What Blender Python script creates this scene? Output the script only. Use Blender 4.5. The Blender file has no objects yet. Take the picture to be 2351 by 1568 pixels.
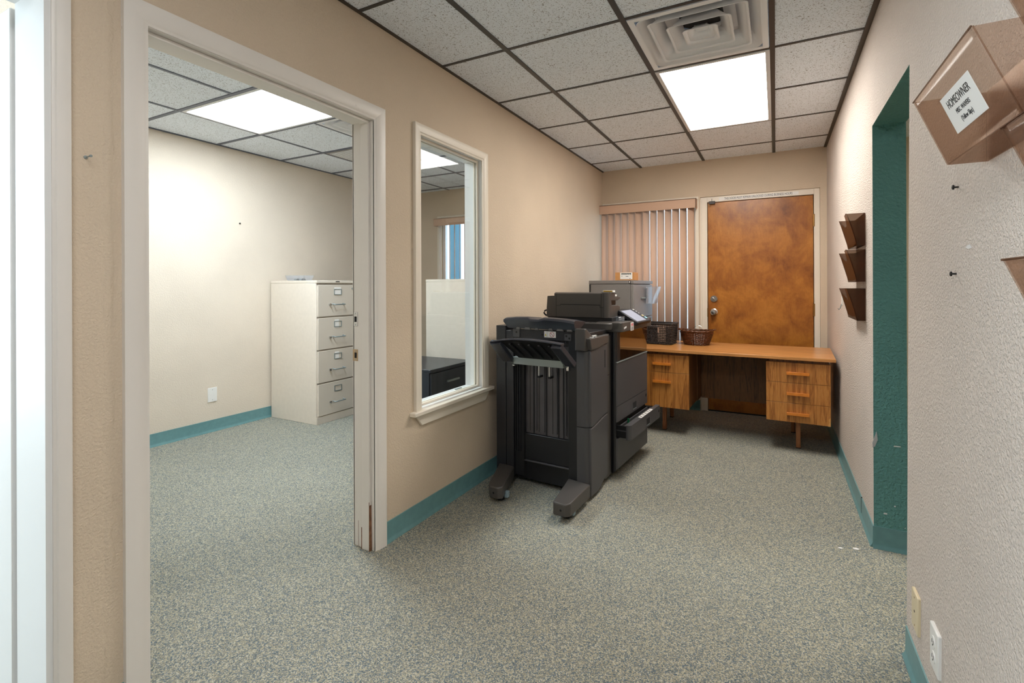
import bpy, math, random
from mathutils import Vector, Matrix, Euler
random.seed(7)
S = bpy.context.scene
COL = S.collection

# ---------------------------------------------------------------- camera
FPX, YAW, PPX, PPY, ROLL, CAMZ = 1116.27, 0.4762, 1205.53, 658.07, -0.0037, 1.2145
cam = bpy.data.cameras.new('camera')
cam.sensor_width = 36.0
cam.lens = FPX / 2351 * 36.0
cam.shift_x = -(PPX - 1175.5) / 2351
cam.shift_y = -(784 - PPY) / 2351
cam.clip_start = 0.02
cam_o = bpy.data.objects.new('camera', cam)
COL.objects.link(cam_o)
cam_o.matrix_world = (Matrix.Translation((0, 0, CAMZ)) @ Matrix.Rotation(YAW, 4, 'Z')
                      @ Matrix.Rotation(math.radians(90), 4, 'X') @ Matrix.Rotation(ROLL, 4, 'Z'))
S.camera = cam_o

# ---------------------------------------------------------------- world, exposure, lamp strengths
world = bpy.data.worlds.new('outside_sky')
S.world = world
world.use_nodes = True
world.node_tree.nodes['Background'].inputs[0].default_value = (0.62, 0.80, 1.0, 1)
world.node_tree.nodes['Background'].inputs[1].default_value = 1.6
S.view_settings.view_transform = 'Standard'
S.view_settings.look = 'None'
S.view_settings.gamma = 1.0
S.view_settings.use_curve_mapping = False
S.view_settings.exposure = 1.28
LAMP = {  # ceiling fixtures: colour and radiance of the diffusers
    'main':   ((1.0, 0.955, 0.89), 9.0),
    'rear':   ((0.97, 0.985, 1.0), 6.0),
    'office': ((0.82, 0.925, 1.0), 13.5),
    'side':   ((0.86, 0.94, 1.0), 4.0),
    'beyond': ((1.0, 0.95, 0.86), 6.0),
}

# daylight entering the window of the room beyond the left-edge doorway
sky_l = bpy.data.lights.new('daylight', 'AREA')
sky_l.shape = 'RECTANGLE'; sky_l.size = 2.4; sky_l.size_y = 1.5
sky_l.energy = 85.0
sky_l.color = (0.80, 0.91, 1.0)
sky_o = bpy.data.objects.new('daylight', sky_l)
COL.objects.link(sky_o)
sky_o.location = (-4.9, -0.95, 1.50)
sky_o.rotation_euler = (math.radians(90), 0, math.radians(-90))

# ---------------------------------------------------------------- dimensions (metres)
XL, XLB = -1.6455, -1.770        # left wall, main side and office side
XR, XRB = 0.400, 0.526           # right wall and its far side
YB, YBB = 5.007, 5.14            # back wall
YF = -3.2                        # wall behind the camera
ZC = 2.4345                      # ceiling
XO = -4.235                      # far wall of the office
YO = 0.64                        # near wall of the office
TX0, TY0, T = -0.0123, 1.578, 0.61   # ceiling grid


# ================================================================ helpers
def lin(r, g, b):
    f = lambda c: (c / 255 / 12.92) if c / 255 <= 0.04045 else ((c / 255 + 0.055) / 1.055) ** 2.4
    return (f(r), f(g), f(b), 1.0)


class MB:
    """collects faces; build() links them as ONE mesh object"""
    def __init__(self):
        self.v, self.f, self.m, self.cuts = [], [], [], []

    def face(self, pts, mi=0):
        n = len(self.v)
        self.v += [tuple(p) for p in pts]
        self.f.append(list(range(n, n + len(pts))))
        self.m.append(mi)

    def mesh(self, vs, fs, mi=0):
        n = len(self.v)
        self.cuts.append((n, len(self.f)))
        self.v += [tuple(p) for p in vs]
        for f in fs:
            self.f.append([i + n for i in f])
            self.m.append(mi)

    def box(self, x0, y0, z0, x1, y1, z1, mi=0, M=None):
        if x0 > x1: x0, x1 = x1, x0
        if y0 > y1: y0, y1 = y1, y0
        if z0 > z1: z0, z1 = z1, z0
        vs = [(x0, y0, z0), (x1, y0, z0), (x1, y1, z0), (x0, y1, z0),
              (x0, y0, z1), (x1, y0, z1), (x1, y1, z1), (x0, y1, z1)]
        if M is not None:
            vs = [M @ Vector(p) for p in vs]
        self.mesh(vs, [(3, 2, 1, 0), (4, 5, 6, 7), (0, 1, 5, 4), (1, 2, 6, 5), (2, 3, 7, 6), (3, 0, 4, 7)], mi)
        return self

    def prism(self, poly, axis, a, b, mi=0, M=None):
        """poly: 2-D outline; axis 'x': (y,z), 'y': (x,z), 'z': (x,y); extruded from a to b"""
        def P(p, t):
            q = {'x': (t, p[0], p[1]), 'y': (p[0], t, p[1]), 'z': (p[0], p[1], t)}[axis]
            return M @ Vector(q) if M is not None else q
        n = len(poly)
        area = sum(poly[i][0] * poly[(i + 1) % n][1] - poly[(i + 1) % n][0] * poly[i][1] for i in range(n))
        if axis == 'y': area = -area
        if (area < 0) != (b < a): poly = poly[::-1]
        vs = [P(p, a) for p in poly] + [P(p, b) for p in poly]
        fs = [tuple(range(n - 1, -1, -1)), tuple(range(n, 2 * n))]
        fs += [(i, (i + 1) % n, n + (i + 1) % n, n + i) for i in range(n)]
        self.mesh(vs, fs, mi)
        return self

    def hull(self, bottom, top, mi=0):
        """two quads (same winding, counter-clockwise from above) joined into a solid"""
        n = len(bottom)
        fs = [tuple(range(n - 1, -1, -1)), tuple(range(n, 2 * n))]
        fs += [(i, (i + 1) % n, n + (i + 1) % n, n + i) for i in range(n)]
        self.mesh(list(bottom) + list(top), fs, mi)
        return self

    def cyl(self, c, r, h, axis='z', n=24, r2=None, mi=0):
        r2 = r if r2 is None else r2
        vs = []
        for k, (rr, t) in enumerate(((r, 0.0), (r2, h))):
            for i in range(n):
                a = 2 * math.pi * i / n
                u, w = rr * math.cos(a), rr * math.sin(a)
                vs.append({'x': (c[0] + t, c[1] + u, c[2] + w), 'y': (c[0] + w, c[1] + t, c[2] + u),
                           'z': (c[0] + u, c[1] + w, c[2] + t)}[axis])
        fs = [tuple(range(n - 1, -1, -1)), tuple(range(n, 2 * n))]
        fs += [(i, (i + 1) % n, n + (i + 1) % n, n + i) for i in range(n)]
        if h < 0: fs = [f[::-1] for f in fs]
        self.mesh(vs, fs, mi)
        return self

    def lathe(self, prof, c, axis='z', n=28, mi=0, sgn=1):
        """prof: (radius, height along the axis)"""
        vs, fs = [], []
        for r, t in prof:
            for i in range(n):
                a = 2 * math.pi * i / n
                u, w = r * math.cos(a), r * math.sin(a)
                t2 = t * sgn
                vs.append({'x': (c[0] + t2, c[1] + u, c[2] + w), 'y': (c[0] + w, c[1] + t2, c[2] + u),
                           'z': (c[0] + u, c[1] + w, c[2] + t2)}[axis])
        for k in range(len(prof) - 1):
            for i in range(n):
                j = (i + 1) % n
                f = (k * n + i, k * n + j, (k + 1) * n + j, (k + 1) * n + i)
                fs.append(f if sgn > 0 else f[::-1])
        a = tuple(range(n - 1, -1, -1)); b = tuple((len(prof) - 1) * n + i for i in range(n))
        fs += [a if sgn > 0 else a[::-1], b if sgn > 0 else b[::-1]]
        self.mesh(vs, fs, mi)
        return self

    def tube(self, pts, r, n=8, closed=False, mi=0):
        pts = [Vector(p) for p in pts]
        N = len(pts)
        vs, fs = [], []
        up = Vector((0, 0, 1))
        for i, p in enumerate(pts):
            a = pts[(i - 1) % N] if (closed or i > 0) else p
            b = pts[(i + 1) % N] if (closed or i < N - 1) else p
            t = (b - a)
            t = t.normalized() if t.length > 1e-9 else Vector((0, 0, 1))
            s = t.cross(up)
            if s.length < 1e-3: s = t.cross(Vector((0, 1, 0)))
            s.normalize(); w = s.cross(t)
            rr = r[i] if isinstance(r, (list, tuple)) else r
            for k in range(n):
                an = 2 * math.pi * k / n
                vs.append(p + s * (rr * math.cos(an)) + w * (rr * math.sin(an)))
        for i in range(N if closed else N - 1):
            j = (i + 1) % N
            for k in range(n):
                l = (k + 1) % n
                fs.append((i * n + k, i * n + l, j * n + l, j * n + k))
        if not closed:
            fs.append(tuple(range(n - 1, -1, -1)))
            fs.append(tuple((N - 1) * n + k for k in range(n)))
        self.mesh(vs, fs, mi)
        return self

    def build(self, name, mat, parent=None, bevel=0.0, smooth=0.0, solid=0.0, seg=2, each=False):
        if each:      # every piece an object of its own
            out = []
            C = self.cuts + [(len(self.v), len(self.f))]
            for (v0, f0), (v1, f1) in zip(C, C[1:]):
                p = MB()
                p.mesh(self.v[v0:v1], [[i - v0 for i in f] for f in self.f[f0:f1]])
                out.append(p.build(name, mat, parent, bevel, smooth, solid, seg))
            return out[0]
        me = bpy.data.meshes.new(name)
        me.from_pydata([tuple(p) for p in self.v], [], self.f)
        for mm in (mat if isinstance(mat, (list, tuple)) else [mat]):
            me.materials.append(mm)
        for p, mi in zip(me.polygons, self.m):
            p.material_index = mi
        if smooth or bevel:
            for p in me.polygons: p.use_smooth = True
            me.set_sharp_from_angle(angle=math.radians(smooth or 35))
        me.update()
        o = bpy.data.objects.new(name, me)
        COL.objects.link(o)
        if parent is not None: o.parent = parent
        if solid:
            md = o.modifiers.new('thickness', 'SOLIDIFY'); md.thickness = solid; md.offset = -1
        if bevel:
            md = o.modifiers.new('edges', 'BEVEL'); md.width = bevel; md.segments = seg
            md.limit_method = 'ANGLE'; md.angle_limit = math.radians(40)
            md.harden_normals = False
        return o


def tag(o, label=None, cat=None, group=None, kind=None):
    if label: o['label'] = label
    if cat: o['category'] = cat
    if group: o['group'] = group
    if kind: o['kind'] = kind
    return o


def empty(name, loc=(0, 0, 0), rz=0.0, label=None, cat=None, group=None, kind=None):
    o = bpy.data.objects.new(name, None)
    o.empty_display_size = 0.1
    COL.objects.link(o)
    o.location = loc
    o.rotation_euler = (0, 0, rz)
    return tag(o, label, cat, group, kind)


def copy_tree(o, parent=None):
    c = o.copy(); COL.objects.link(c)
    if parent is not None: c.parent = parent
    for ch in list(o.children): copy_tree(ch, c)
    return c


def struct(o):
    o['kind'] = 'structure'
    return o


def text(name, body, size, mat, parent, M, depth=0.0004, align='CENTER', sx=1.0):
    cu = bpy.data.curves.new(name, 'FONT')
    cu.body = body; cu.size = size; cu.align_x = align; cu.align_y = 'CENTER'; cu.extrude = depth
    t = bpy.data.objects.new(name, cu); COL.objects.link(t)
    dg = bpy.context.evaluated_depsgraph_get()
    me = bpy.data.meshes.new_from_object(t.evaluated_get(dg))
    bpy.data.objects.remove(t); bpy.data.curves.remove(cu)
    me.name = name
    me.transform(M @ Matrix.Diagonal((sx, 1, 1, 1)))
    me.materials.clear(); me.materials.append(mat)
    o = bpy.data.objects.new(name, me); COL.objects.link(o)
    if parent is not None: o.parent = parent
    return o


def frame3(origin, xdir, ydir):
    x = Vector(xdir).normalized(); y = Vector(ydir); y = (y - x * y.dot(x)).normalized(); z = x.cross(y)
    M = Matrix((x, y, z)).transposed().to_4x4(); M.translation = Vector(origin)
    return M


# ================================================================ materials
def new_mat(name):
    m = bpy.data.materials.new(name); m.use_nodes = True
    nt = m.node_tree
    return m, nt, nt.nodes['Principled BSDF']


def N(nt, typ, **kw):
    n = nt.nodes.new(typ)
    for k, v in kw.items():
        if k in n.inputs: n.inputs[k].default_value = v
        else: setattr(n, k, v)
    return n


def ramp(nt, fac, stops):
    r = nt.nodes.new('ShaderNodeValToRGB')
    e = r.color_ramp.elements
    while len(e) < len(stops): e.new(0.5)
    for el, (p, c) in zip(e, stops):
        el.position = p; el.color = c
    nt.links.new(fac, r.inputs[0])
    return r


def coords(nt, scale=(1, 1, 1), rot=(0, 0, 0), kind='Object'):
    tc = nt.nodes.new('ShaderNodeTexCoord'); mp = nt.nodes.new('ShaderNodeMapping')
    mp.inputs['Scale'].default_value = scale; mp.inputs['Rotation'].default_value = rot
    nt.links.new(tc.outputs[kind], mp.inputs[0])
    return mp.outputs[0]


def bump(nt, bsdf, h, strength, dist):
    b = nt.nodes.new('ShaderNodeBump')
    b.inputs['Strength'].default_value = strength; b.inputs['Distance'].default_value = dist
    nt.links.new(h, b.inputs['Height']); nt.links.new(b.outputs[0], bsdf.inputs['Normal'])
    return b


def plain(name, rgb, rough=0.5, metal=0.0, spec=0.5, noise=0.0, nscale=30.0, bmp=0.0, bscale=400.0, coat=0.0):
    m, nt, b = new_mat(name)
    b.inputs['Base Color'].default_value = lin(*rgb)
    b.inputs['Roughness'].default_value = rough
    b.inputs['Metallic'].default_value = metal
    b.inputs['Specular IOR Level'].default_value = spec
    b.inputs['Coat Weight'].default_value = coat
    if noise:
        n = N(nt, 'ShaderNodeTexNoise', Scale=nscale, Detail=4.0)
        nt.links.new(coords(nt), n.inputs['Vector'])
        c = lin(*rgb)
        k0, k1 = 1 - noise, 1 + noise
        r = ramp(nt, n.outputs['Fac'], [(0.35, (c[0] * k0, c[1] * k0, c[2] * k0, 1)),
                                        (0.65, (min(1, c[0] * k1), min(1, c[1] * k1), min(1, c[2] * k1), 1))])
        nt.links.new(r.outputs[0], b.inputs['Base Color'])
    if bmp:
        n = N(nt, 'ShaderNodeTexNoise', Scale=bscale, Detail=2.0)
        nt.links.new(coords(nt), n.inputs['Vector'])
        bump(nt, b, n.outputs['Fac'], bmp, 0.001)
    return m


def wall_paint(name, rgb, scale=95.0, strength=0.35, dist=0.004, var=0.04, chips=None, spec=0.25, rough=0.7):
    """orange-peel textured paint"""
    m, nt, b = new_mat(name)
    co = coords(nt)
    n1 = N(nt, 'ShaderNodeTexNoise', Scale=scale, Detail=3.0, Roughness=0.55)
    n2 = N(nt, 'ShaderNodeTexNoise', Scale=2.2, Detail=3.0)
    for n in (n1, n2): nt.links.new(co, n.inputs['Vector'])
    c = lin(*rgb)
    r = ramp(nt, n2.outputs['Fac'], [(0.3, tuple(x * (1 - var) for x in c[:3]) + (1,)), (0.7, tuple(min(1, x * (1 + var)) for x in c[:3]) + (1,))])
    col = r.outputs[0]
    if chips:
        n3 = N(nt, 'ShaderNodeTexNoise', Scale=38.0, Detail=4.0, Roughness=0.65)
        nt.links.new(co, n3.inputs['Vector'])
        k = ramp(nt, n3.outputs['Fac'], [(0.735, (0, 0, 0, 1)), (0.75, (1, 1, 1, 1))])
        mx = N(nt, 'ShaderNodeMixRGB'); mx.inputs[2].default_value = lin(*chips)
        nt.links.new(k.outputs[0], mx.inputs[0]); nt.links.new(col, mx.inputs[1]); col = mx.outputs[0]
    nt.links.new(col, b.inputs['Base Color'])
    b.inputs['Roughness'].default_value = rough
    b.inputs['Specular IOR Level'].default_value = spec
    s = ramp(nt, n1.outputs['Fac'], [(0.38, (0, 0, 0, 1)), (0.62, (1, 1, 1, 1))])
    bump(nt, b, s.outputs[0], strength, dist)
    return m


def carpet_mat():
    m, nt, b = new_mat('carpet')
    co = coords(nt)
    v = N(nt, 'ShaderNodeTexVoronoi', Scale=300.0)
    n2 = N(nt, 'ShaderNodeTexNoise', Scale=120.0, Detail=3.0)
    n3 = N(nt, 'ShaderNodeTexNoise', Scale=1.6, Detail=4.0)
    for n in (v, n2, n3): nt.links.new(co, n.inputs['Vector'])
    sep = N(nt, 'ShaderNodeSeparateColor')
    nt.links.new(v.outputs['Color'], sep.inputs[0])
    r = ramp(nt, sep.outputs[0], [(0.0, lin(96, 108, 112)), (0.2, lin(116, 128, 136)), (0.4, lin(142, 142, 132)),
                                  (0.62, lin(168, 161, 140)), (0.82, lin(190, 182, 158)), (1.0, lin(204, 199, 184))])
    r2 = ramp(nt, n2.outputs['Fac'], [(0.3, (0.82, 0.84, 0.86, 1)), (0.7, (1.0, 1.0, 1.0, 1))])
    r3 = ramp(nt, n3.outputs['Fac'], [(0.3, (0.9, 0.9, 0.9, 1)), (0.7, (1.0, 1.0, 1.0, 1))])
    a = N(nt, 'ShaderNodeMixRGB', blend_type='MULTIPLY'); a.inputs[0].default_value = 1
    c = N(nt, 'ShaderNodeMixRGB', blend_type='MULTIPLY'); c.inputs[0].default_value = 1
    nt.links.new(r.outputs[0], a.inputs[1]); nt.links.new(r2.outputs[0], a.inputs[2])
    nt.links.new(a.outputs[0], c.inputs[1]); nt.links.new(r3.outputs[0], c.inputs[2])
    nt.links.new(c.outputs[0], b.inputs['Base Color'])
    b.inputs['Roughness'].default_value = 0.95
    b.inputs['Specular IOR Level'].default_value = 0.05
    bump(nt, b, v.outputs['Distance'], 0.6, 0.003)
    return m


def ceiling_mat():
    m, nt, b = new_mat('ceiling_tile')
    co = coords(nt)
    n1 = N(nt, 'ShaderNodeTexNoise', Scale=75.0, Detail=3.0, Distortion=1.2)
    n2 = N(nt, 'ShaderNodeTexNoise', Scale=190.0, Detail=2.0, Distortion=0.6)
    for n in (n1, n2): nt.links.new(co, n.inputs['Vector'])
    r = ramp(nt, n1.outputs['Fac'], [(0.30, lin(150, 148, 146)), (0.355, lin(240, 247, 255))])
    r2 = ramp(nt, n2.outputs['Fac'], [(0.33, lin(140, 138, 136)), (0.40, (1, 1, 1, 1))])
    a = N(nt, 'ShaderNodeMixRGB', blend_type='MULTIPLY'); a.inputs[0].default_value = 1
    nt.links.new(r.outputs[0], a.inputs[1]); nt.links.new(r2.outputs[0], a.inputs[2])
    nt.links.new(a.outputs[0], b.inputs['Base Color'])
    b.inputs['Roughness'].default_value = 0.9
    b.inputs['Specular IOR Level'].default_value = 0.1
    bump(nt, b, n1.outputs['Fac'], 0.25, 0.003)
    return m


def wood_mat(name, dark, mid, light, along='z', scale=1.0, rough=0.4, fine=1.0, seedoff=0.0):
    """straight laminate grain running along one axis"""
    m, nt, b = new_mat(name)
    st = {'x': (0.7, 14, 14), 'y': (14, 0.7, 14), 'z': (14, 14, 0.7)}[along]
    co = coords(nt, tuple(s * scale for s in st))
    add = N(nt, 'ShaderNodeVectorMath', operation='ADD'); add.inputs[1].default_value = (seedoff, seedoff * 0.7, seedoff * 1.3)
    nt.links.new(co, add.inputs[0])
    n1 = N(nt, 'ShaderNodeTexNoise', Scale=1.6, Detail=5.0, Roughness=0.6, Distortion=0.8)
    n2 = N(nt, 'ShaderNodeTexNoise', Scale=14.0 * fine, Detail=4.0, Roughness=0.7)
    for n in (n1, n2): nt.links.new(add.outputs[0], n.inputs['Vector'])
    w = N(nt, 'ShaderNodeMath', operation='MULTIPLY'); w.inputs[1].default_value = 9.0
    nt.links.new(n1.outputs['Fac'], w.inputs[0])
    fr = N(nt, 'ShaderNodeMath', operation='PINGPONG'); fr.inputs[1].default_value = 1.0
    nt.links.new(w.outputs[0], fr.inputs[0])
    r = ramp(nt, fr.outputs[0], [(0.0, lin(*dark)), (0.28, lin(*mid)), (0.75, lin(*light)), (1.0, lin(*mid))])
    r2 = ramp(nt, n2.outputs['Fac'], [(0.3, (0.66, 0.62, 0.58, 1)), (0.6, (1, 1, 1, 1))])
    a = N(nt, 'ShaderNodeMixRGB', blend_type='MULTIPLY'); a.inputs[0].default_value = 0.8
    nt.links.new(r.outputs[0], a.inputs[1]); nt.links.new(r2.outputs[0], a.inputs[2])
    nt.links.new(a.outputs[0], b.inputs['Base Color'])
    b.inputs['Roughness'].default_value = rough
    return m


def door_wood():
    m, nt, b = new_mat('birch_veneer')
    co = coords(nt, (1.0, 1.0, 0.8))
    n1 = N(nt, 'ShaderNodeTexNoise', Scale=5.5, Detail=9.0, Roughness=0.68, Distortion=0.35)
    co2 = coords(nt, (5.0, 5.0, 1.6))
    n2 = N(nt, 'ShaderNodeTexNoise', Scale=4.0, Detail=5.0, Roughness=0.6, Distortion=0.8)
    co3 = coords(nt, (60.0, 60.0, 4.0))
    n3 = N(nt, 'ShaderNodeTexNoise', Scale=4.0, Detail=3.0)
    nt.links.new(co, n1.inputs['Vector']); nt.links.new(co2, n2.inputs['Vector']); nt.links.new(co3, n3.inputs['Vector'])
    mth = N(nt, 'ShaderNodeMath', operation='MULTIPLY'); mth.inputs[1].default_value = 14.0
    nt.links.new(n2.outputs['Fac'], mth.inputs[0])
    pp = N(nt, 'ShaderNodeMath', operation='PINGPONG'); pp.inputs[1].default_value = 1.0
    nt.links.new(mth.outputs[0], pp.inputs[0])
    r = ramp(nt, n1.outputs['Fac'], [(0.30, lin(124, 70, 22)), (0.46, lin(160, 98, 36)), (0.58, lin(180, 116, 44)), (0.74, lin(198, 134, 58))])
    r2 = ramp(nt, pp.outputs[0], [(0.0, (0.86, 0.82, 0.76, 1)), (0.4, (1, 1, 1, 1)), (1.0, (0.97, 0.95, 0.92, 1))])
    r3 = ramp(nt, n3.outputs['Fac'], [(0.3, (0.86, 0.84, 0.8, 1)), (0.65, (1, 1, 1, 1))])
    a = N(nt, 'ShaderNodeMixRGB', blend_type='MULTIPLY'); a.inputs[0].default_value = 0.75
    c = N(nt, 'ShaderNodeMixRGB', blend_type='MULTIPLY'); c.inputs[0].default_value = 0.8
    nt.links.new(r.outputs[0], a.inputs[1]); nt.links.new(r2.outputs[0], a.inputs[2])
    nt.links.new(a.outputs[0], c.inputs[1]); nt.links.new(r3.outputs[0], c.inputs[2])
    nt.links.new(c.outputs[0], b.inputs['Base Color'])
    b.inputs['Roughness'].default_value = 0.32
    return m


def worn_white(name, rgb, wear=True):
    m, nt, b = new_mat(name)
    co = coords(nt, (1, 1, 0.25))
    n = N(nt, 'ShaderNodeTexNoise', Scale=26.0, Detail=5.0, Roughness=0.7)
    nt.links.new(co, n.inputs['Vector'])
    stops = [(0.27, lin(150, 132, 112)), (0.29, lin(*rgb))] if wear else [(0.2, lin(*rgb)), (0.8, lin(*rgb))]
    r = ramp(nt, n.outputs['Fac'], stops)
    nt.links.new(r.outputs[0], b.inputs['Base Color'])
    b.inputs['Roughness'].default_value = 0.38
    n2 = N(nt, 'ShaderNodeTexNoise', Scale=160.0, Detail=2.0)
    nt.links.new(coords(nt, (1, 1, 0.1)), n2.inputs['Vector'])
    bump(nt, b, n2.outputs['Fac'], 0.12, 0.001)
    return m


def glassy(name, tint, gloss=0.12, rough=0.03, diffuse=None, dfac=0.0):
    """clear or tinted sheet: tinted see-through plus a mirror-like sheen at grazing angles"""
    m = bpy.data.materials.new(name); m.use_nodes = True
    nt = m.node_tree; nt.nodes.clear()
    out = nt.nodes.new('ShaderNodeOutputMaterial')
    tr = nt.nodes.new('ShaderNodeBsdfTransparent'); tr.inputs[0].default_value = (*tint, 1)
    gl = nt.nodes.new('ShaderNodeBsdfGlossy'); gl.inputs['Roughness'].default_value = rough
    fr = nt.nodes.new('ShaderNodeFresnel')
    geo = nt.nodes.new('ShaderNodeNewGeometry')      # same sheen from both sides of the sheet
    ior = N(nt, 'ShaderNodeMath', operation='MULTIPLY_ADD'); ior.inputs[1].default_value = 1 / 1.45 - 1.45; ior.inputs[2].default_value = 1.45
    nt.links.new(geo.outputs['Backfacing'], ior.inputs[0]); nt.links.new(ior.outputs[0], fr.inputs['IOR'])
    mul = N(nt, 'ShaderNodeMath', operation='MULTIPLY_ADD'); mul.inputs[1].default_value = gloss; mul.inputs[2].default_value = gloss * 0.03
    nt.links.new(fr.outputs[0], mul.inputs[0])
    mx = nt.nodes.new('ShaderNodeMixShader')
    nt.links.new(mul.outputs[0], mx.inputs[0])
    if diffuse:
        df = nt.nodes.new('ShaderNodeBsdfDiffuse'); df.inputs[0].default_value = lin(*diffuse)
        m2 = nt.nodes.new('ShaderNodeMixShader'); m2.inputs[0].default_value = dfac
        nt.links.new(tr.outputs[0], m2.inputs[1]); nt.links.new(df.outputs[0], m2.inputs[2])
        nt.links.new(m2.outputs[0], mx.inputs[1])
    else:
        nt.links.new(tr.outputs[0], mx.inputs[1])
    nt.links.new(gl.outputs[0], mx.inputs[2])
    nt.links.new(mx.outputs[0], out.inputs[0])
    return m


def emit(name, rgb, strength, lamp_axis=None):
    m = bpy.data.materials.new(name); m.use_nodes = True
    nt = m.node_tree; nt.nodes.clear()
    out = nt.nodes.new('ShaderNodeOutputMaterial'); e = nt.nodes.new('ShaderNodeEmission')
    e.inputs[0].default_value = (*rgb, 1); e.inputs[1].default_value = strength
    nt.links.new(e.outputs[0], out.inputs[0])
    return m


M = {}
M['wall'] = wall_paint('beige_wall_paint', (213, 195, 172), 140, 0.35, 0.004)
M['wall_right'] = wall_paint('beige_stucco_paint', (219, 207, 197), 125, 0.75, 0.005)
M['wall_office'] = wall_paint('office_wall_paint', (224, 211, 194), 110, 0.30, 0.004)
M['teal'] = wall_paint('teal_wall_paint', (106, 158, 154), 70, 0.8, 0.006, 0.06, chips=(196, 200, 196))
M['plaster'] = plain('bare_plaster', (226, 224, 222), 0.8)
M['carpet'] = carpet_mat()
M['tile'] = ceiling_mat()
M['grid'] = plain('ceiling_grid_metal', (64, 63, 62), 0.45)
M['edge'] = plain('ceiling_edge_metal', (70, 60, 50), 0.5)
M['cove'] = plain('teal_rubber_base', (104, 146, 148), 0.38, noise=0.05)
M['white'] = worn_white('white_trim_paint', (228, 222, 214))
M['cream'] = worn_white('cream_trim_paint', (232, 222, 206), False)
M['whiteplain'] = plain('white_paint', (232, 232, 230), 0.45)
M['fixture'] = plain('white_enamel', (225, 225, 225), 0.4)
M['vent'] = plain('white_vent_enamel', (244, 244, 246), 0.5)
M['dark'] = plain('dark_void', (22, 22, 24), 0.8)
M['black'] = plain('black_plastic', (27, 27, 30), 0.42, bmp=0.1)
M['charcoal'] = plain('charcoal_plastic', (74, 73, 75), 0.45, bmp=0.12)
M['charcoal2'] = plain('dark_charcoal_plastic', (38, 38, 42), 0.4, bmp=0.12)
M['warmchar'] = plain('warm_charcoal_plastic', (74, 70, 67), 0.42, bmp=0.12)
M['sheen'] = plain('satin_black_plastic', (50, 52, 60), 0.28)
M['panelgrey'] = plain('grey_ribbed_panel', (80, 77, 79), 0.35, noise=0.12, nscale=6)
M['steel'] = plain('galvanised_steel', (150, 160, 160), 0.45, 0.6)
M['chrome'] = plain('satin_chrome', (205, 205, 205), 0.22, 1.0)
M['brass'] = plain('aged_brass', (176, 138, 84), 0.32, 0.9)
M['tan'] = plain('tan_latch_plate', (186, 160, 126), 0.4, 0.4)
M['beige'] = plain('putty_enamel', (226, 216, 202), 0.42, noise=0.02)
M['beige2'] = plain('putty_drawer_enamel', (212, 202, 188), 0.45)
M['gap'] = plain('shadow_gap_enamel', (150, 140, 128), 0.6)
M['greycab'] = plain('grey_enamel', (128, 124, 122), 0.42, noise=0.02)
M['darkcab'] = plain('blue_black_enamel', (38, 44, 54), 0.3, noise=0.1, nscale=8)
M['paper'] = plain('white_paper', (238, 236, 232), 0.7)
M['ink'] = plain('black_ink', (20, 20, 20), 0.6)
M['red'] = plain('red_ink', (190, 60, 60), 0.6)
M['yellow'] = plain('yellow_ink', (214, 196, 70), 0.6)
M['cardboard'] = plain('brown_cardboard', (196, 140, 84), 0.75, noise=0.06)
M['slat'] = plain('blind_fabric', (206, 172, 148), 0.85, noise=0.03, nscale=300, bmp=0.3, bscale=500)
M['smoke'] = glassy('smoked_acrylic', (0.86, 0.785, 0.725), 0.12, 0.15, (176, 142, 120), 0.14)
M['smokedark'] = glassy('dark_smoked_acrylic', (0.58, 0.50, 0.44), 0.25, 0.10, (112, 74, 52), 0.24)
M['clear'] = glassy('clear_plastic', (0.93, 0.94, 0.96), 0.6, 0.05, (225, 230, 236), 0.12)
M['pane'] = glassy('window_glass', (0.97, 0.985, 0.98), 0.8, 0.0)
M['screen'] = plain('grey_touch_screen', (150, 155, 172), 0.35)
M['copierglass'] = plain('brown_tinted_gloss', (44, 26, 14), 0.06, coat=1.0)
M['wick'] = plain('black_wicker', (48, 41, 38), 0.5, noise=0.25, nscale=60)
M['reed'] = plain('brown_reed', (92, 52, 28), 0.35, noise=0.35, nscale=60)
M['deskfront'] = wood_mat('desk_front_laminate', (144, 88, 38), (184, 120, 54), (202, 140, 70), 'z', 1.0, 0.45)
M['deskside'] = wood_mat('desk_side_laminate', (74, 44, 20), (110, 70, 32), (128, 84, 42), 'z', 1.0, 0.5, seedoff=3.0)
M['desktop'] = wood_mat('desk_top_laminate', (160, 100, 48), (196, 136, 76), (206, 148, 88), 'x', 0.6, 0.28, seedoff=7.0)
M['deskhandle'] = plain('orange_wood', (212, 128, 44), 0.4, noise=0.08)
M['deskleg'] = wood_mat('desk_leg_wood', (120, 70, 36), (156, 98, 58), (176, 116, 72), 'z', 1.0, 0.5)
M['door'] = door_wood()
M['ivory'] = plain('ivory_plastic', (222, 206, 172), 0.4)
M['whiteplate'] = plain('white_plate_plastic', (236, 234, 230), 0.35)
M['green'] = plain('green_plastic', (20, 110, 70), 0.4)
M['leverblue'] = plain('pale_blue_lever', (140, 160, 168), 0.4)
M['post'] = plain('teal_post_paint', (70, 128, 148), 0.6)
M['stucco_out'] = wall_paint('outside_stucco', (226, 226, 226), 40, 0.5, 0.01)
M['concrete'] = plain('concrete', (180, 178, 172), 0.9, noise=0.1)
M['foliage'] = plain('shrub_leaf', (70, 106, 60), 0.7, noise=0.3, nscale=20)


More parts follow.
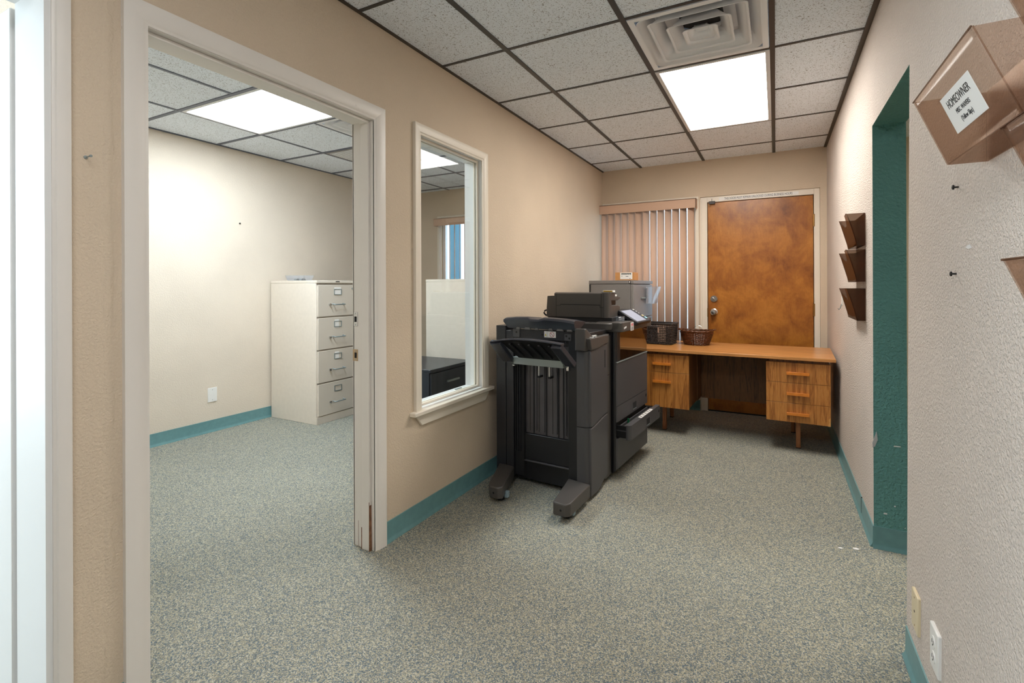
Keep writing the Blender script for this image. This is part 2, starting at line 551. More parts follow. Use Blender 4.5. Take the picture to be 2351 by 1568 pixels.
# ================================================================ structure
def wall_grid(mb, axis, a, b, us, zs, holes, rim_mi=None):
    """wall slab between planes a and b across 'axis'; us/zs: extents; holes: (u0,u1,z0,z1)"""
    U = sorted(set([us[0], us[1]] + [h[i] for h in holes for i in (0, 1)]))
    Z = sorted(set([zs[0], zs[1]] + [h[i] for h in holes for i in (2, 3)]))
    def P(t, u, z): return (t, u, z) if axis == 'x' else (u, t, z)
    def hole(u, z):
        for k, h in enumerate(holes):
            if h[0] < u < h[1] and h[2] < z < h[3]: return k
        return None
    cells = {}
    for i in range(len(U) - 1):
        for j in range(len(Z) - 1):
            cells[i, j] = hole((U[i] + U[i + 1]) / 2, (Z[j] + Z[j + 1]) / 2)
    sg = (a < b) == (axis == 'x')
    for (i, j), h in cells.items():
        if h is not None: continue
        u0, u1, z0, z1 = U[i], U[i + 1], Z[j], Z[j + 1]
        qa = [P(a, u0, z0), P(a, u0, z1), P(a, u1, z1), P(a, u1, z0)]
        qb = [P(b, u0, z0), P(b, u1, z0), P(b, u1, z1), P(b, u0, z1)]
        if not sg: qa.reverse(); qb.reverse()
        mb.face(qa); mb.face(qb)
        for di, dj, e in ((-1, 0, [(u0, z0), (u0, z1)]), (1, 0, [(u1, z1), (u1, z0)]), (0, -1, [(u1, z0), (u0, z0)]), (0, 1, [(u0, z1), (u1, z1)])):
            k = (i + di, j + dj)
            if k in cells and cells[k] is None: continue
            hk = cells.get(k, None)
            mi = rim_mi.get(hk, 0) if (rim_mi and k in cells) else 0
            q = [P(a, *e[0]), P(b, *e[0]), P(b, *e[1]), P(a, *e[1])]
            if not sg: q.reverse()
            mb.face(q, mi)
    return mb


D1 = (0.745, 1.684, 1.998)           # office doorway rough opening (y0, y1, top)
D3 = (-0.40, 0.552, 1.998)           # doorway at the left edge
W2 = (1.985, 2.612, 0.575, 2.022)    # side light between the rooms

mb = MB(); wall_grid(mb, 'x', XL, XLB, (YF, YB), (0, 2.47),
                     [(D1[0], D1[1], -0.01, D1[2]), (D3[0], D3[1], -0.01, D3[2]), W2])
wl = struct(mb.build('wall_left', [M['wall'], M['wall']]))

BW = (-1.63, -0.700, 0.60, 2.066)    # back window
BD = (-0.655, 0.349, -0.01, 2.080)   # back door recess
OW = (-3.795, -2.40, 0.60, 2.075)    # office window
mb = MB(); wall_grid(mb, 'y', YB, YBB, (XO - 0.12, XRB + 2.0), (0, 2.47), [BW, BD, OW])
struct(mb.build('wall_back', M['wall']))

# right wall: opening with teal reveals; the near leaf leans in slightly towards its foot
mb = MB(); wall_grid(mb, 'x', XR, XRB, (YF, YB), (0, 2.47), [(2.038, 2.745, -0.01, 1.954)], {0: 1})
for i, (x, y, z) in enumerate(mb.v):
    if y < 2.1:
        k = 1 - min(z, 1.954) / 1.954
        if z <= 1.954:
            mb.v[i] = (x - 0.023 * k, y - (0.05 * k if y > 1.5 else 0), z)
struct(mb.build('wall_right', [M['wall_right'], M['teal']]))

mb = MB(); mb.box(XO - 0.12, YO - 0.12, 0, XO, YB, 2.47); struct(mb.build('wall_office', M['wall_office']))
mb = MB(); mb.box(XO - 0.12, 0.58, 0, XLB, YO, 2.47); struct(mb.build('wall_partition', M['wall_office']))
mb = MB(); mb.box(-4.4, YF - 0.12, 0, XRB + 2.1, YF, 2.47); struct(mb.build('wall_front', M['wall']))
SW = (-2.05, 0.15, 0.75, 2.15)
mb = MB(); wall_grid(mb, 'x', -4.28, -4.40, (YF, 0.58), (0, 2.47), [SW]); struct(mb.build('wall_side', M['whiteplain']))
mb = MB(); mb.box(XRB + 2.0, YF, 0, XRB + 2.1, YB, 2.47); struct(mb.build('wall_beyond', plain('pale_yellow_paint', (214, 208, 160), 0.8)))

mb = MB(); mb.box(-4.4, YF - 0.12, -0.05, XRB + 2.1, YBB, 0.0); struct(mb.build('floor', M['carpet']))

# ceiling: flat field of tiles with holes where fixtures and vents sit
MAIN_L = (TX0 - T, TX0, TY0 + 2 * T, TY0 + 4 * T)
MAIN_V = (TX0 - T, TX0, TY0 + T, TY0 + 2 * T)
REAR_L = (TX0 - T, TX0, TY0 - 4 * T, TY0 - 2 * T)
OX = [-3.655 + 0.61 * k for k in range(-1, 4)]
OY0 = 1.885
OFF_L = (-3.655, -2.435, OY0, OY0 + 0.6)
OFF_V = (-3.045, -2.435, OY0 + 0.6, OY0 + 1.2)
OFF_R = (-3.655, -3.045, OY0 + 1.2, OY0 + 1.8)
SIDE_L = (-3.3, -2.1, -1.6, -1.0)
BEY_L = (1.2, 1.8, 2.4, 3.6)


def ceiling_field(holes, xs, ys, z0, z1):
    X = sorted(set(list(xs) + [h[i] for h in holes for i in (0, 1)]))
    Y = sorted(set(list(ys) + [h[i] for h in holes for i in (2, 3)]))
    mb = MB()
    for i in range(len(X) - 1):
        for j in range(len(Y) - 1):
            cx, cy = (X[i] + X[i + 1]) / 2, (Y[j] + Y[j + 1]) / 2
            if any(h[0] < cx < h[1] and h[2] < cy < h[3] for h in holes): continue
            mb.face([(X[i], Y[j], z0), (X[i], Y[j + 1], z0), (X[i + 1], Y[j + 1], z0), (X[i + 1], Y[j], z0)])
    # roof slab above everything keeps daylight out
    mb.box(xs[0], ys[0], z1, xs[1], ys[1], z1 + 0.03)
    return mb


struct(ceiling_field([MAIN_L, MAIN_V, REAR_L, OFF_L, OFF_V, SIDE_L, BEY_L], (-4.42, XRB + 2.1), (YF - 0.1, YBB), ZC + 0.004, ZC + 0.30).build('ceiling', M['tile']))

# T-bar grid, main room (wide runners along the room, narrow cross tees) and wall angles
mb = MB()
skip = lambda x, y: False
gw, gc = 0.0125, 0.0085
for k in range(-3, 1):
    x = TX0 + k * T
    if XL + 0.03 < x < XR - 0.03: mb.box(x - gw, YF, ZC - 0.001, x + gw, YB, ZC + 0.005)
for k in range(-8, 6):
    y = TY0 + k * T
    for a, b in ((XL, TX0 - 2 * T), (TX0 - 2 * T, TX0 - T), (TX0 - T, TX0), (TX0, XR)):
        if (a, b) == (TX0 - T, TX0) and (k == 3 or k == -3): continue
        mb.box(a + gw, y - gc, ZC, b - gw, y + gc, ZC + 0.005)
struct(mb.build('trim_1', M['grid']))
mb = MB()
mb.box(XL, YF, ZC - 0.004, XL + 0.014, YB, ZC + 0.004)
mb.box(XR - 0.022, YF, ZC - 0.004, XR, YB, ZC + 0.004)
struct(mb.build('trim_2', M['edge']))
mb = MB()
for x in OX:
    for a, b in ((YO, OY0), (OY0, OY0 + 0.6), (OY0 + 0.6, YB)):
        if abs(x + 3.045) < 0.01 and a == OY0: continue
        if XO < x < XLB: mb.box(x - 0.010, a, ZC - 0.001, x + 0.010, b, ZC + 0.005)
for k in range(-2, 6):
    y = OY0 + 0.6 * k
    mb.box(XO, y - 0.012, ZC - 0.002, XLB, y + 0.012, ZC + 0.005)
mb.box(XO, YO, ZC - 0.004, XO + 0.012, YB, ZC + 0.004)
mb.box(XLB - 0.012, YO, ZC - 0.004, XLB, YB, ZC + 0.004)
struct(mb.build('trim_3', plain('office_grid_metal', (92, 98, 112), 0.45)))

# rubber cove base: profile swept along each wall
PROF = [(0, 0), (0.014, 0.0), (0.0135, 0.004), (0.007, 0.012), (0.0045, 0.022), (0.004, 0.099), (0, 0.1)]


def cove(name, p0, p1, nrm):
    mb = MB()
    n = len(PROF)
    p0, p1, nrm = Vector(p0), Vector(p1), Vector(nrm)
    vs = [p0 + nrm * a + Vector((0, 0, z)) for a, z in PROF] + [p1 + nrm * a + Vector((0, 0, z)) for a, z in PROF]
    fs = [tuple(range(n)), tuple(range(2 * n - 1, n - 1, -1))] + [(i, n + i, n + (i + 1) % n, (i + 1) % n) for i in range(n)]
    mb.mesh(vs, fs)
    return struct(mb.build(name, M['cove'], smooth=50))


cove('baseboard_left', (XL, 1.737, 0), (XL, YB, 0), (1, 0, 0))
cove('baseboard_left_near', (XL, 0.585, 0), (XL, 0.710, 0), (1, 0, 0))
cove('baseboard_right', (XR, 2.745, 0), (XR, YB, 0), (-1, 0, 0))
cove('baseboard_right_near', (XR - 0.022, YF, 0), (XR - 0.022, 1.988, 0), (-1, 0, 0))
cove('baseboard_reveal', (XR - 0.004, 2.745, 0), (XRB + 0.002, 2.745, 0), (0, -1, 0))
cove('baseboard_office', (XO, YO, 0), (XO, YB, 0), (1, 0, 0))
cove('baseboard_back', (-1.64, YB, 0), (-0.66, YB, 0), (0, -1, 0))
cove('baseboard_back_office', (XO, YB, 0), (XLB, YB, 0), (0, -1, 0))
mb = MB(); mb.box(XR - 0.0055, 3.075, 0.0, XR - 0.001, 3.078, 0.104)
struct(mb.build('trim_4', M['dark']))

# rough drywall seam between the two doorways
mb = MB()
rows = 120
vs, fs = [], []
for j in range(rows + 1):
    z = 0.105 + (ZC - 0.11) * j / rows
    for i, (dy, h) in enumerate(((-0.012, 0), (-0.006, 0.8), (0.0, 1.0), (0.008, 0.6), (0.016, 0))):
        r = random.random()
        vs.append((XL - 0.0004 + 0.006 * h * r * (0.4 + 0.6 * math.sin(z * 9) ** 2), 0.668 + dy + random.uniform(-0.002, 0.002), z))
for j in range(rows):
    for i in range(4):
        a = j * 5 + i
        fs.append((a, a + 1, a + 6, a + 5))
mb.mesh(vs, fs)
struct(mb.build('trim_5', M['wall'], smooth=60))


# ---------------------------------------------------------------- doorways
def casing_profile(w, t):
    return [(0, 0), (w, 0), (w, t * 0.95), (w * 0.92, t), (w * 0.55, t * 0.92), (w * 0.25, t * 0.78), (w * 0.16, t * 0.55), (w * 0.06, t * 0.5), (0, t * 0.42)]


def casing_frame(mb, x, y0, y1, ztop, w, t, sx=1):
    """mitred three-sided casing on plane x; inner edge at y0,y1,ztop"""
    pr = casing_profile(w, t)
    def ring(fn): return [fn(a, b) for a, b in pr]
    n = len(pr)
    stations = [ring(lambda a, b: (x + sx * b, y0 - a, 0.0)), ring(lambda a, b: (x + sx * b, y0 - a, ztop + a)),
                ring(lambda a, b: (x + sx * b, y1 + a, ztop + a)), ring(lambda a, b: (x + sx * b, y1 + a, 0.0))]
    for k in range(3):
        A, B = stations[k], stations[k + 1]
        fs = [(i, n + i, n + (i + 1) % n, (i + 1) % n) for i in range(n)]
        if sx < 0: fs = [f[::-1] for f in fs]
        mb.mesh(A + B, [f[::-1] for f in fs])


dr = struct(empty('door_2'))
dr['label'] = 'open white-cased doorway into the office'
mb = MB(); casing_frame(mb, XL, 0.764, 1.669, 1.985, 0.064, 0.017)
mb.build('casing', M['white'], dr, smooth=30)
mb = MB()
mb.box(XLB - 0.004, 1.669, 0, XL + 0.004, 1.684, 1.998); mb.box(XLB - 0.004, 0.745, 0, XL + 0.004, 0.760, 1.998)
mb.box(XLB - 0.004, 0.760, 1.983, XL + 0.004, 1.669, 1.998)
mb.build('jamb', M['white'], dr)
mb = MB()
mb.box(-1.712, 1.656, 0, -1.664, 1.6688, 1.983); mb.box(-1.712, 0.7602, 0, -1.664, 0.773, 1.983); mb.box(-1.712, 0.773, 1.970, -1.664, 1.656, 1.9828)
mb.build('door_stop', M['white'], dr, bevel=0.002, each=True)
mb = MB(); casing_frame(mb, XLB, 0.764, 1.669, 1.985, 0.064, 0.017, -1)
mb.build('casing', M['white'], dr, smooth=30)
for nm, za, zb, xa, xb, mt in (('deadbolt_strike_plate', 1.031, 1.098, -1.769, -1.745, M['chrome']), ('latch_strike_plate', 0.868, 0.922, -1.776, -1.745, M['tan'])):
    mb = MB(); mb.box(xa, 1.6665, za, xb, 1.6695, zb)
    sp = mb.build(nm, mt, dr, bevel=0.001)
    zm = (za + zb) / 2
    mb = MB(); mb.box(-1.764, 1.6655, zm - 0.013, -1.751, 1.6668, zm + 0.013)
    mb.build('latch_hole', M['dark'], sp)
    mb = MB()
    for zz in (za + 0.008, zb - 0.008): mb.cyl((-1.757, 1.6668, zz), 0.003, -0.001, 'y', 12)
    mb.build('screw', M['steel'], sp, each=True)
mb = MB()   # bare wood where the paint has worn away at the foot of the jamb
for (a, b, z0, z1) in ((-1.7145, -1.7105, 0.0, 0.10), (-1.7465, -1.7455, 0.0, 0.12), (-1.6665, -1.6645, 0.21, 0.225)):
    mb.box(a, 1.6553 if a > -1.73 else 1.668, z0, b, 1.6693, z1)
mb.prism([(-1.6665, 0.0), (-1.6605, 0.0), (-1.6625, 0.10), (-1.6638, 0.21), (-1.6655, 0.21)], 'y', 1.6553, 1.6693)
mb.build('bare_wood_wear', plain('bare_wood', (128, 88, 62), 0.7, noise=0.3, nscale=40), dr, each=True)

dl = struct(empty('door_3'))
dl['label'] = 'white doorway at the left edge, its door swung into the next room'
mb = MB(); casing_frame(mb, XL, -0.386, 0.549, 1.985, 0.036, 0.016)
mb.build('casing', M['white'], dl, smooth=30)
mb = MB()
mb.box(-1.822, 0.536, 0, XL + 0.002, 0.552, 1.998); mb.box(-1.822, -0.40, 0, XL + 0.002, -0.384, 1.998); mb.box(-1.822, -0.384, 1.983, XL + 0.002, 0.536, 1.998)
mb.build('jamb', M['whiteplain'], dl)
mb = MB(); mb.box(-2.72, 0.530, 0.01, -1.836, 0.566, 1.975)
mb.build('door_leaf', M['whiteplain'], dl, bevel=0.003)

# ---------------------------------------------------------------- side light window between rooms
w2 = struct(empty('window_2'))
w2['label'] = 'tall narrow fixed window between hall and office'
mb = MB()
pr = casing_profile(0.054, 0.018)
n = len(pr)
ya, yb, za, zb = 2.000, 2.595, 0.578, 2.006
st = [[(XL + b, ya - a, za) for a, b in pr], [(XL + b, ya - a, zb + a) for a, b in pr], [(XL + b, yb + a, zb + a) for a, b in pr], [(XL + b, yb + a, za) for a, b in pr]]
for k in range(3):
    mb.mesh(st[k] + st[k + 1], [f[::-1] for f in [(i, n + i, n + (i + 1) % n, (i + 1) % n) for i in range(n)]])
mb.build('casing', M['cream'], w2, smooth=30)
mb = MB()
for (y0, y1, z0, z1) in ((1.985, 2.000, 0.575, 2.022), (2.597, 2.612, 0.575, 2.022), (2.0, 2.597, 2.008, 2.022), (2.0, 2.597, 0.575, 0.586)):
    mb.box(XLB - 0.003, y0, z0, XL + 0.003, y1, z1)
mb.build('jamb', M['whiteplain'], w2)
mb = MB()
for (y0, y1, z0, z1) in ((2.0, 2.012, 0.586, 2.008), (2.585, 2.597, 0.586, 2.008), (2.012, 2.585, 1.994, 2.008), (2.012, 2.585, 0.586, 0.598)):
    mb.box(-1.683, y0, z0, -1.668, y1, z1)
    mb.box(-1.700, y0, z0, -1.690, y1, z1)
mb.build('glazing_bead', M['cream'], w2, bevel=0.002, each=True)
mb = MB(); mb.box(-1.6885, 2.0, 0.586, -1.6845, 2.597, 2.008)
mb.build('pane', M['pane'], w2)
mb = MB(); mb.box(-1.66, 1.915, 0.556, XL + 0.036, 2.688, 0.578)
mb.build('sill', M['cream'], w2, bevel=0.004)
mb = MB()
mb.prism([(1.945, 0.556), (2.665, 0.556), (2.615, 0.497), (1.995, 0.497)], 'x', XL, XL + 0.014)
mb.build('apron', M['cream'], w2, bevel=0.003)
mb = MB(); mb.box(-1.745, 2.44, 0.587, -1.733, 2.50, 0.591)
mb.build('sill_clip', M['steel'], w2)


# ---------------------------------------------------------------- back wall window, blinds, door
def back_window(name, hole, label):
    w = struct(empty(name)); w['label'] = label
    x0, x1, z0, z1 = hole
    mb = MB()
    for (a, b, c, d) in ((x0, x0 + 0.035, z0, z1), (x1 - 0.035, x1, z0, z1), (x0 + 0.035, x1 - 0.035, z1 - 0.03, z1), (x0 + 0.035, x1 - 0.035, z0, z0 + 0.03)):
        mb.box(a, YB + 0.05, c, b, YB + 0.11, d)
    mb.build('frame', M['whiteplain'], w, bevel=0.003)
    mb = MB(); mb.box(x0 + 0.03, YB + 0.078, z0 + 0.025, x1 - 0.03, YB + 0.083, z1 - 0.025)
    mb.build('pane', M['pane'], w)
    return w


w1 = back_window('window_1', BW, 'window behind the tan vertical blind beside the wooden door')
mb = MB()
mb.box(XL + 0.002, YB - 0.014, 2.058, -0.668, YB, 2.090)
mb.box(-0.700, YB - 0.012, 0.57, -0.668, YB, 2.058)
mb.build('casing', M['cream'], w1, bevel=0.003)
mb = MB(); mb.box(-1.64, YB - 0.05, 0.575, -0.66, YB + 0.05, 0.60)
mb.build('sill', M['cream'], w1, bevel=0.003)
w3 = back_window('window_3', OW, 'office window with open pale vertical blind')
mb = MB()
mb.box(-3.832, YB - 0.014, 2.075, -2.36, YB, 2.112); mb.box(-3.832, YB - 0.014, 0.56, -3.795, YB, 2.075); mb.box(-2.40, YB - 0.014, 0.56, -2.36, YB, 2.075)
mb.build('casing', M['cream'], w3, bevel=0.003)


w4 = struct(empty('window_4')); w4['label'] = 'daylit window of the room beyond the left-edge doorway'
mb = MB()
for (a, b, c, d) in ((SW[0], SW[0] + 0.04, SW[2], SW[3]), (SW[1] - 0.04, SW[1], SW[2], SW[3]), (SW[0] + 0.04, SW[1] - 0.04, SW[3] - 0.04, SW[3]), (SW[0] + 0.04, SW[1] - 0.04, SW[2], SW[2] + 0.04)):
    mb.box(-4.37, a, c, -4.31, b, d)
mb.build('frame', M['whiteplain'], w4, bevel=0.003)
mb = MB(); mb.box(-4.342, SW[0] + 0.03, SW[2] + 0.03, -4.338, SW[1] - 0.03, SW[3] - 0.03)
mb.build('pane', M['pane'], w4)


def vertical_blind(name, x0, x1, zt, zb, phis, label, valance_mat, slat_mat, yc, pitch):
    b = empty(name, (x0, yc, zb), 0, label, 'blind')
    L = x1 - x0
    zh = zt - zb
    mb = MB()
    mb.box(-0.018, -0.052, zh - 0.092, L + 0.006, -0.044, zh)
    mb.box(-0.018, -0.052, zh - 0.092, -0.010, 0.03, zh); mb.box(L - 0.002, -0.052, zh - 0.092, L + 0.006, 0.03, zh)
    mb.box(-0.018, -0.052, zh - 0.008, L + 0.006, 0.03, zh)
    mb.build('valance', valance_mat, b, bevel=0.002)
    mb = MB(); mb.box(0, -0.02, zh - 0.05, L - 0.012, 0.02, zh - 0.012)
    mb.build('headrail', M['fixture'], b)
    for k, ph in enumerate(phis):
        cx = 0.046 + k * pitch
        c, s = math.cos(ph), math.sin(ph)
        w = 0.0445
        mb = MB()
        # slightly bowed strip
        nn = 6
        vs = []
        for z in (0.0, zh - 0.045):
            for i in range(nn + 1):
                t = -w + 2 * w * i / nn
                bow = 0.004 * (1 - (t / w) ** 2)
                vs.append((cx + t * c + bow * s, t * s - bow * c, z))
        fs = [(i, i + 1, nn + 2 + i, nn + 1 + i) for i in range(nn)]
        mb.mesh(vs, fs)
        mb.build('slat', slat_mat, b, smooth=60, solid=0.0012)
    return b


phis = [math.radians(52 + d) for d in (2, -3, 4, 1, -1, -9, 3, 1, 0, 2, -2, 1, 2)]
vb = vertical_blind('vertical_blind', -1.648, -0.684, 2.060, 0.615, phis, 'tan vertical blind with a fabric valance, nearly closed, left of the wooden door', M['slat'], M['slat'], YB - 0.055, 0.0725)
phis2 = [math.radians(122 + random.uniform(-3, 3)) for k in range(18)]
vertical_blind('vertical_blind', -3.80, -2.40, 2.070, 0.615, phis2, 'pale vertical blind turned open, seen through the tall narrow inner window', M['slat'], M['slat'], YB - 0.055, 0.0735)
mb = MB()
mb.tube([(-1.632, YB - 0.075, 1.95), (-1.634, YB - 0.08, 1.5), (-1.63, YB - 0.085, 1.34), (-1.636, YB - 0.08, 1.30), (-1.63, YB - 0.08, 1.24)], 0.002, 6)
cord = mb.build('pull_cord', M['whiteplain'], vb)
cord.matrix_parent_inverse = Matrix.Translation((-1.0, 0, 0)) if False else Matrix.Translation(-vb.location)

d1 = struct(empty('door_1'))
d1['label'] = 'closed stained birch veneer door in the back wall'
yd = YB + 0.024
mb = MB(); mb.box(-0.587, yd, 0.012, 0.298, yd + 0.044, 2.022)
mb.build('door_leaf', M['door'], d1, bevel=0.002)
mb = MB()
mb.box(-0.654, yd - 0.012, 0, -0.592, YBB, 2.079); mb.box(0.303, yd - 0.012, 0, 0.348, YBB, 2.079); mb.box(-0.592, yd - 0.012, 2.027, 0.303, YBB, 2.079)
mb.build('door_frame', M['cream'], d1, bevel=0.002)
mb = MB(); mb.box(-0.654, YB - 0.006, 0.0, -0.640, yd - 0.012, 2.06)
mb.build('stop_bead', M['cream'], d1)
mb = MB(); mb.box(-0.590, yd + 0.002, 0.0, 0.30, yd + 0.05, 0.011)
mb.build('threshold', M['dark'], d1)
mb = MB(); mb.box(-0.5915, yd + 0.03, 0.0, 0.3025, yd + 0.05, 2.0265)
mb.build('weather_strip', M['dark'], d1)
for z in (1.796, 0.998, 0.22):
    mb = MB()
    mb.cyl((0.3015, yd - 0.010, z - 0.055), 0.008, 0.11, 'z', 14)
    mb.box(0.3005, yd - 0.003, z - 0.055, 0.312, yd + 0.0, z + 0.055)
    mb.build('hinge', M['brass'], d1, smooth=40)
mb = MB(); mb.lathe([(0.034, 0), (0.034, 0.006), (0.026, 0.010), (0.012, 0.012), (0.012, 0.030), (0.022, 0.036), (0.028, 0.048), (0.028, 0.058), (0.020, 0.068), (0.0, 0.070)], (-0.533, yd, 0.962), 'y', 28, sgn=-1)
mb.build('door_knob', M['chrome'], d1, smooth=35)
mb = MB(); mb.lathe([(0.033, 0), (0.033, 0.008), (0.028, 0.014), (0.0, 0.015)], (-0.533, yd, 1.090), 'y', 28, sgn=-1)
db = mb.build('deadbolt', M['chrome'], d1, smooth=35)
mb = MB(); mb.box(-0.004, -0.004, -0.018, 0.004, 0.008, 0.018, M=Matrix.Translation((-0.533, yd - 0.02, 1.090)) @ Matrix.Rotation(math.radians(-40), 4, 'Y'))
mb.build('thumb_turn', M['chrome'], db, bevel=0.002)
mb = MB(); mb.box(-0.594, yd - 0.0135, 0.915, -0.5885, yd - 0.010, 1.0)
mb.build('strike_plate', M['brass'], d1)
mb = MB(); mb.box(-0.575, yd - 0.028, 2.005, -0.520, yd - 0.0005, 2.034)
mb.box(-0.551, yd - 0.018, 2.034, -0.547, yd - 0.013, 2.06)
ct = mb.build('door_contact', plain('dark_brown_plastic', (54, 42, 38), 0.4), d1, bevel=0.002)
mb = MB(); mb.cyl((-0.571, yd - 0.02, 1.992), 0.004, 0.012, 'z', 10); mb.cyl((-0.563, yd - 0.02, 1.982), 0.004, 0.01, 'z', 10)
mb.build('contact_pin', M['brass'], ct, each=True)

sg = empty('door_sign', (-0.15, yd - 0.0125, 2.050), 0, 'thin lettered strip on the head of the wooden door frame', 'sign')
mb = MB(); mb.box(-0.335, -0.0008, -0.0145, 0.335, 0.0, 0.0145)
mb.build('strip', M['paper'], sg)
text('lettering', 'THIS DOOR MUST REMAIN UNLOCKED DURING BUSINESS HOURS', 0.030, M['ink'], sg,
     frame3((0, -0.0010, 0.0), (1, 0, 0), (0, 0, 1)), 0.0002, 'CENTER', 0.64)


# ================================================================ ceiling fixtures
def ceiling_light(rect, key, label):
    x0, x1, y0, y1 = rect
    o = empty('ceiling_light', ((x0 + x1) / 2, (y0 + y1) / 2, ZC), 0, label, 'ceiling light')
    a, b = (x1 - x0) / 2 - 0.012, (y1 - y0) / 2 - 0.012
    mb = MB()
    w = 0.022
    for (p, q, r, s) in ((-a, -a + w, -b, b), (a - w, a, -b, b), (-a + w, a - w, -b, -b + w), (-a + w, a - w, b - w, b)):
        mb.box(p, r, -0.004, q, s, 0.012)
    a2, b2 = a - 0.004, b - 0.004
    for (p, q, r, s) in ((-a2, -a2 + 0.004, -b2, b2), (a2 - 0.004, a2, -b2, b2), (-a2, a2, -b2, -b2 + 0.004), (-a2, a2, b2 - 0.004, b2)):
        mb.box(p, r, 0.012, q, s, 0.10)
    mb.box(-a2, -b2, 0.10, a2, b2, 0.104)
    mb.build('frame', M['fixture'], o, bevel=0.002)
    mb = MB(); mb.box(-a + w, -b + w, 0.003, a - w, b - w, 0.006)
    mb.build('diffuser', emit('lit_diffuser_' + key, *LAMP[key]), o)
    return o


ceiling_light(MAIN_L, 'main', 'lit fluorescent ceiling panel above the hall, in front of the square air vent')
ceiling_light(OFF_L, 'office', 'lit fluorescent ceiling panel in the office beyond the open doorway')
ceiling_light(REAR_L, 'rear', 'lit fluorescent ceiling panel behind the camera')
ceiling_light(SIDE_L, 'side', 'lit ceiling panel in the room off the left-edge doorway')
ceiling_light(BEY_L, 'beyond', 'lit ceiling panel beyond the teal-lined opening')


def ceiling_vent(rect, label):
    x0, x1, y0, y1 = rect
    o = empty('ceiling_vent', ((x0 + x1) / 2, (y0 + y1) / 2, ZC), 0, label, 'air vent')
    h = 0.29
    def frust(mb, r0, z0, r1, z1, t=0.0025, rnd=0.02):
        def ring(r, z):
            pts = []
            for cx, cy, a0 in ((1, 1, 0), (-1, 1, 90), (-1, -1, 180), (1, -1, 270)):
                for k in range(5):
                    an = math.radians(a0 + 22.5 * k)
                    pts.append((cx * (r - rnd) + rnd * math.cos(an), cy * (r - rnd) + rnd * math.sin(an), z))
            return pts
        A, B = ring(r0, z0), ring(r1, z1)
        n = len(A)
        mb.mesh(A + B, [(i, (i + 1) % n, n + (i + 1) % n, n + i) for i in range(n)])
    mb = MB()
    # flat border and flared pan
    for (p, q, r, s) in ((-h, h, -h, -0.262), (-h, h, 0.262, h), (-h, -0.262, -0.262, 0.262), (0.262, h, -0.262, 0.262)):
        mb.box(p, r, -0.002, q, s, 0.004)
    mb.build('border', M['vent'], o)
    mb = MB(); frust(mb, 0.264, 0.0, 0.20, 0.075, rnd=0.05); frust(mb, 0.20, 0.075, 0.10, 0.095)
    mb.build('pan', M['vent'], o, smooth=40, solid=0.003)
    mb = MB(); mb.cyl((0, 0, 0.093), 0.12, 0.12, 'z', 32)
    mb.build('neck', M['dark'], o, smooth=40)
    for r in (0.215, 0.142):
        mb = MB(); frust(mb, r - 0.058, 0.062, r - 0.012, 0.002); frust(mb, r - 0.012, 0.002, r, -0.004)
        mb.build('louver', M['vent'], o, smooth=40, solid=0.003)
    mb = MB(); frust(mb, 0.03, 0.035, 0.06, 0.006); frust(mb, 0.06, 0.006, 0.078, -0.004)
    mb.box(-0.03, -0.03, 0.034, 0.03, 0.03, 0.037)
    mb.build('centre_cone', M['vent'], o, smooth=40, solid=0.003)
    return o


ceiling_vent(MAIN_V, 'white square ceiling air vent with nested louvers, next to the lit panel in the hall')
ceiling_vent(OFF_V, 'white square ceiling air vent in the office, partly hidden by the door frame')
x0, x1, y0, y1 = OFF_R
rg = empty('return_grille', ((x0 + x1) / 2, (y0 + y1) / 2, ZC), 0, 'grey return air grille in the office ceiling by the door frame', 'air vent')
mb = MB(); mb.box(-0.285, -0.28, -0.003, 0.285, 0.28, 0.003)
mb.build('panel', plain('grey_grille_metal', (156, 152, 150), 0.5), rg)
mb = MB()
for k in range(24): mb.box(-0.265, -0.258 + k * 0.0215, -0.006, 0.265, -0.251 + k * 0.0215, -0.003)
mb.build('louver', M['vent'], rg)


# ================================================================ photocopier
# local axes: +x towards its front, +y along its width away from the camera
cp = empty('photocopier', (-0.94, 2.60, 0), math.radians(-4.0),
           'black floor-standing photocopier with a finisher, open paper trays and one drawer pulled out', 'photocopier')


def rounded_rect(x0, y0, x1, y1, r, corners, n=6):
    """2-D outline in (x,y); corners: which of 'll','lr','ur','ul' are rounded"""
    pts = []
    for key, cx, cy, sx, sy, a0 in (('ll', x0, y0, 1, 1, 180), ('lr', x1, y0, -1, 1, 270), ('ur', x1, y1, -1, -1, 0), ('ul', x0, y1, 1, -1, 90)):
        if key in corners:
            for k in range(n + 1):
                an = math.radians(a0 + 90 * k / n)
                pts.append((cx + sx * r + r * math.cos(an), cy + sy * r + r * math.sin(an)))
        else:
            pts.append((cx, cy))
    return pts


# --- finisher body
mb = MB()
mb.box(-0.630, 0.055, 0.045, -0.030, 0.385, 0.93)
fb = mb.build('finisher_body', M['black'], cp, bevel=0.004)
mb = MB(); mb.box(-0.6315, 0.0, 0.045, -0.561, 0.30, 0.972); mb.box(-0.557, 0.0, 0.045, -0.504, 0.054, 0.945)
mb.build('left_column', M['charcoal2'], cp, bevel=0.003)
mb = MB(); mb.box(-0.128, 0.0, 0.03, -0.0725, 0.06, 0.965)
mb.build('right_column', M['black'], cp, bevel=0.003)
mb = MB(); mb.box(-0.504, 0.022, 0.05, -0.441, 0.0545, 0.94)
for k in range(3): mb.box(-0.500 + 0.016 * k, 0.012, 0.2, -0.494 + 0.016 * k, 0.024, 0.83)
mb.build('guide_channel', M['dark'], cp)
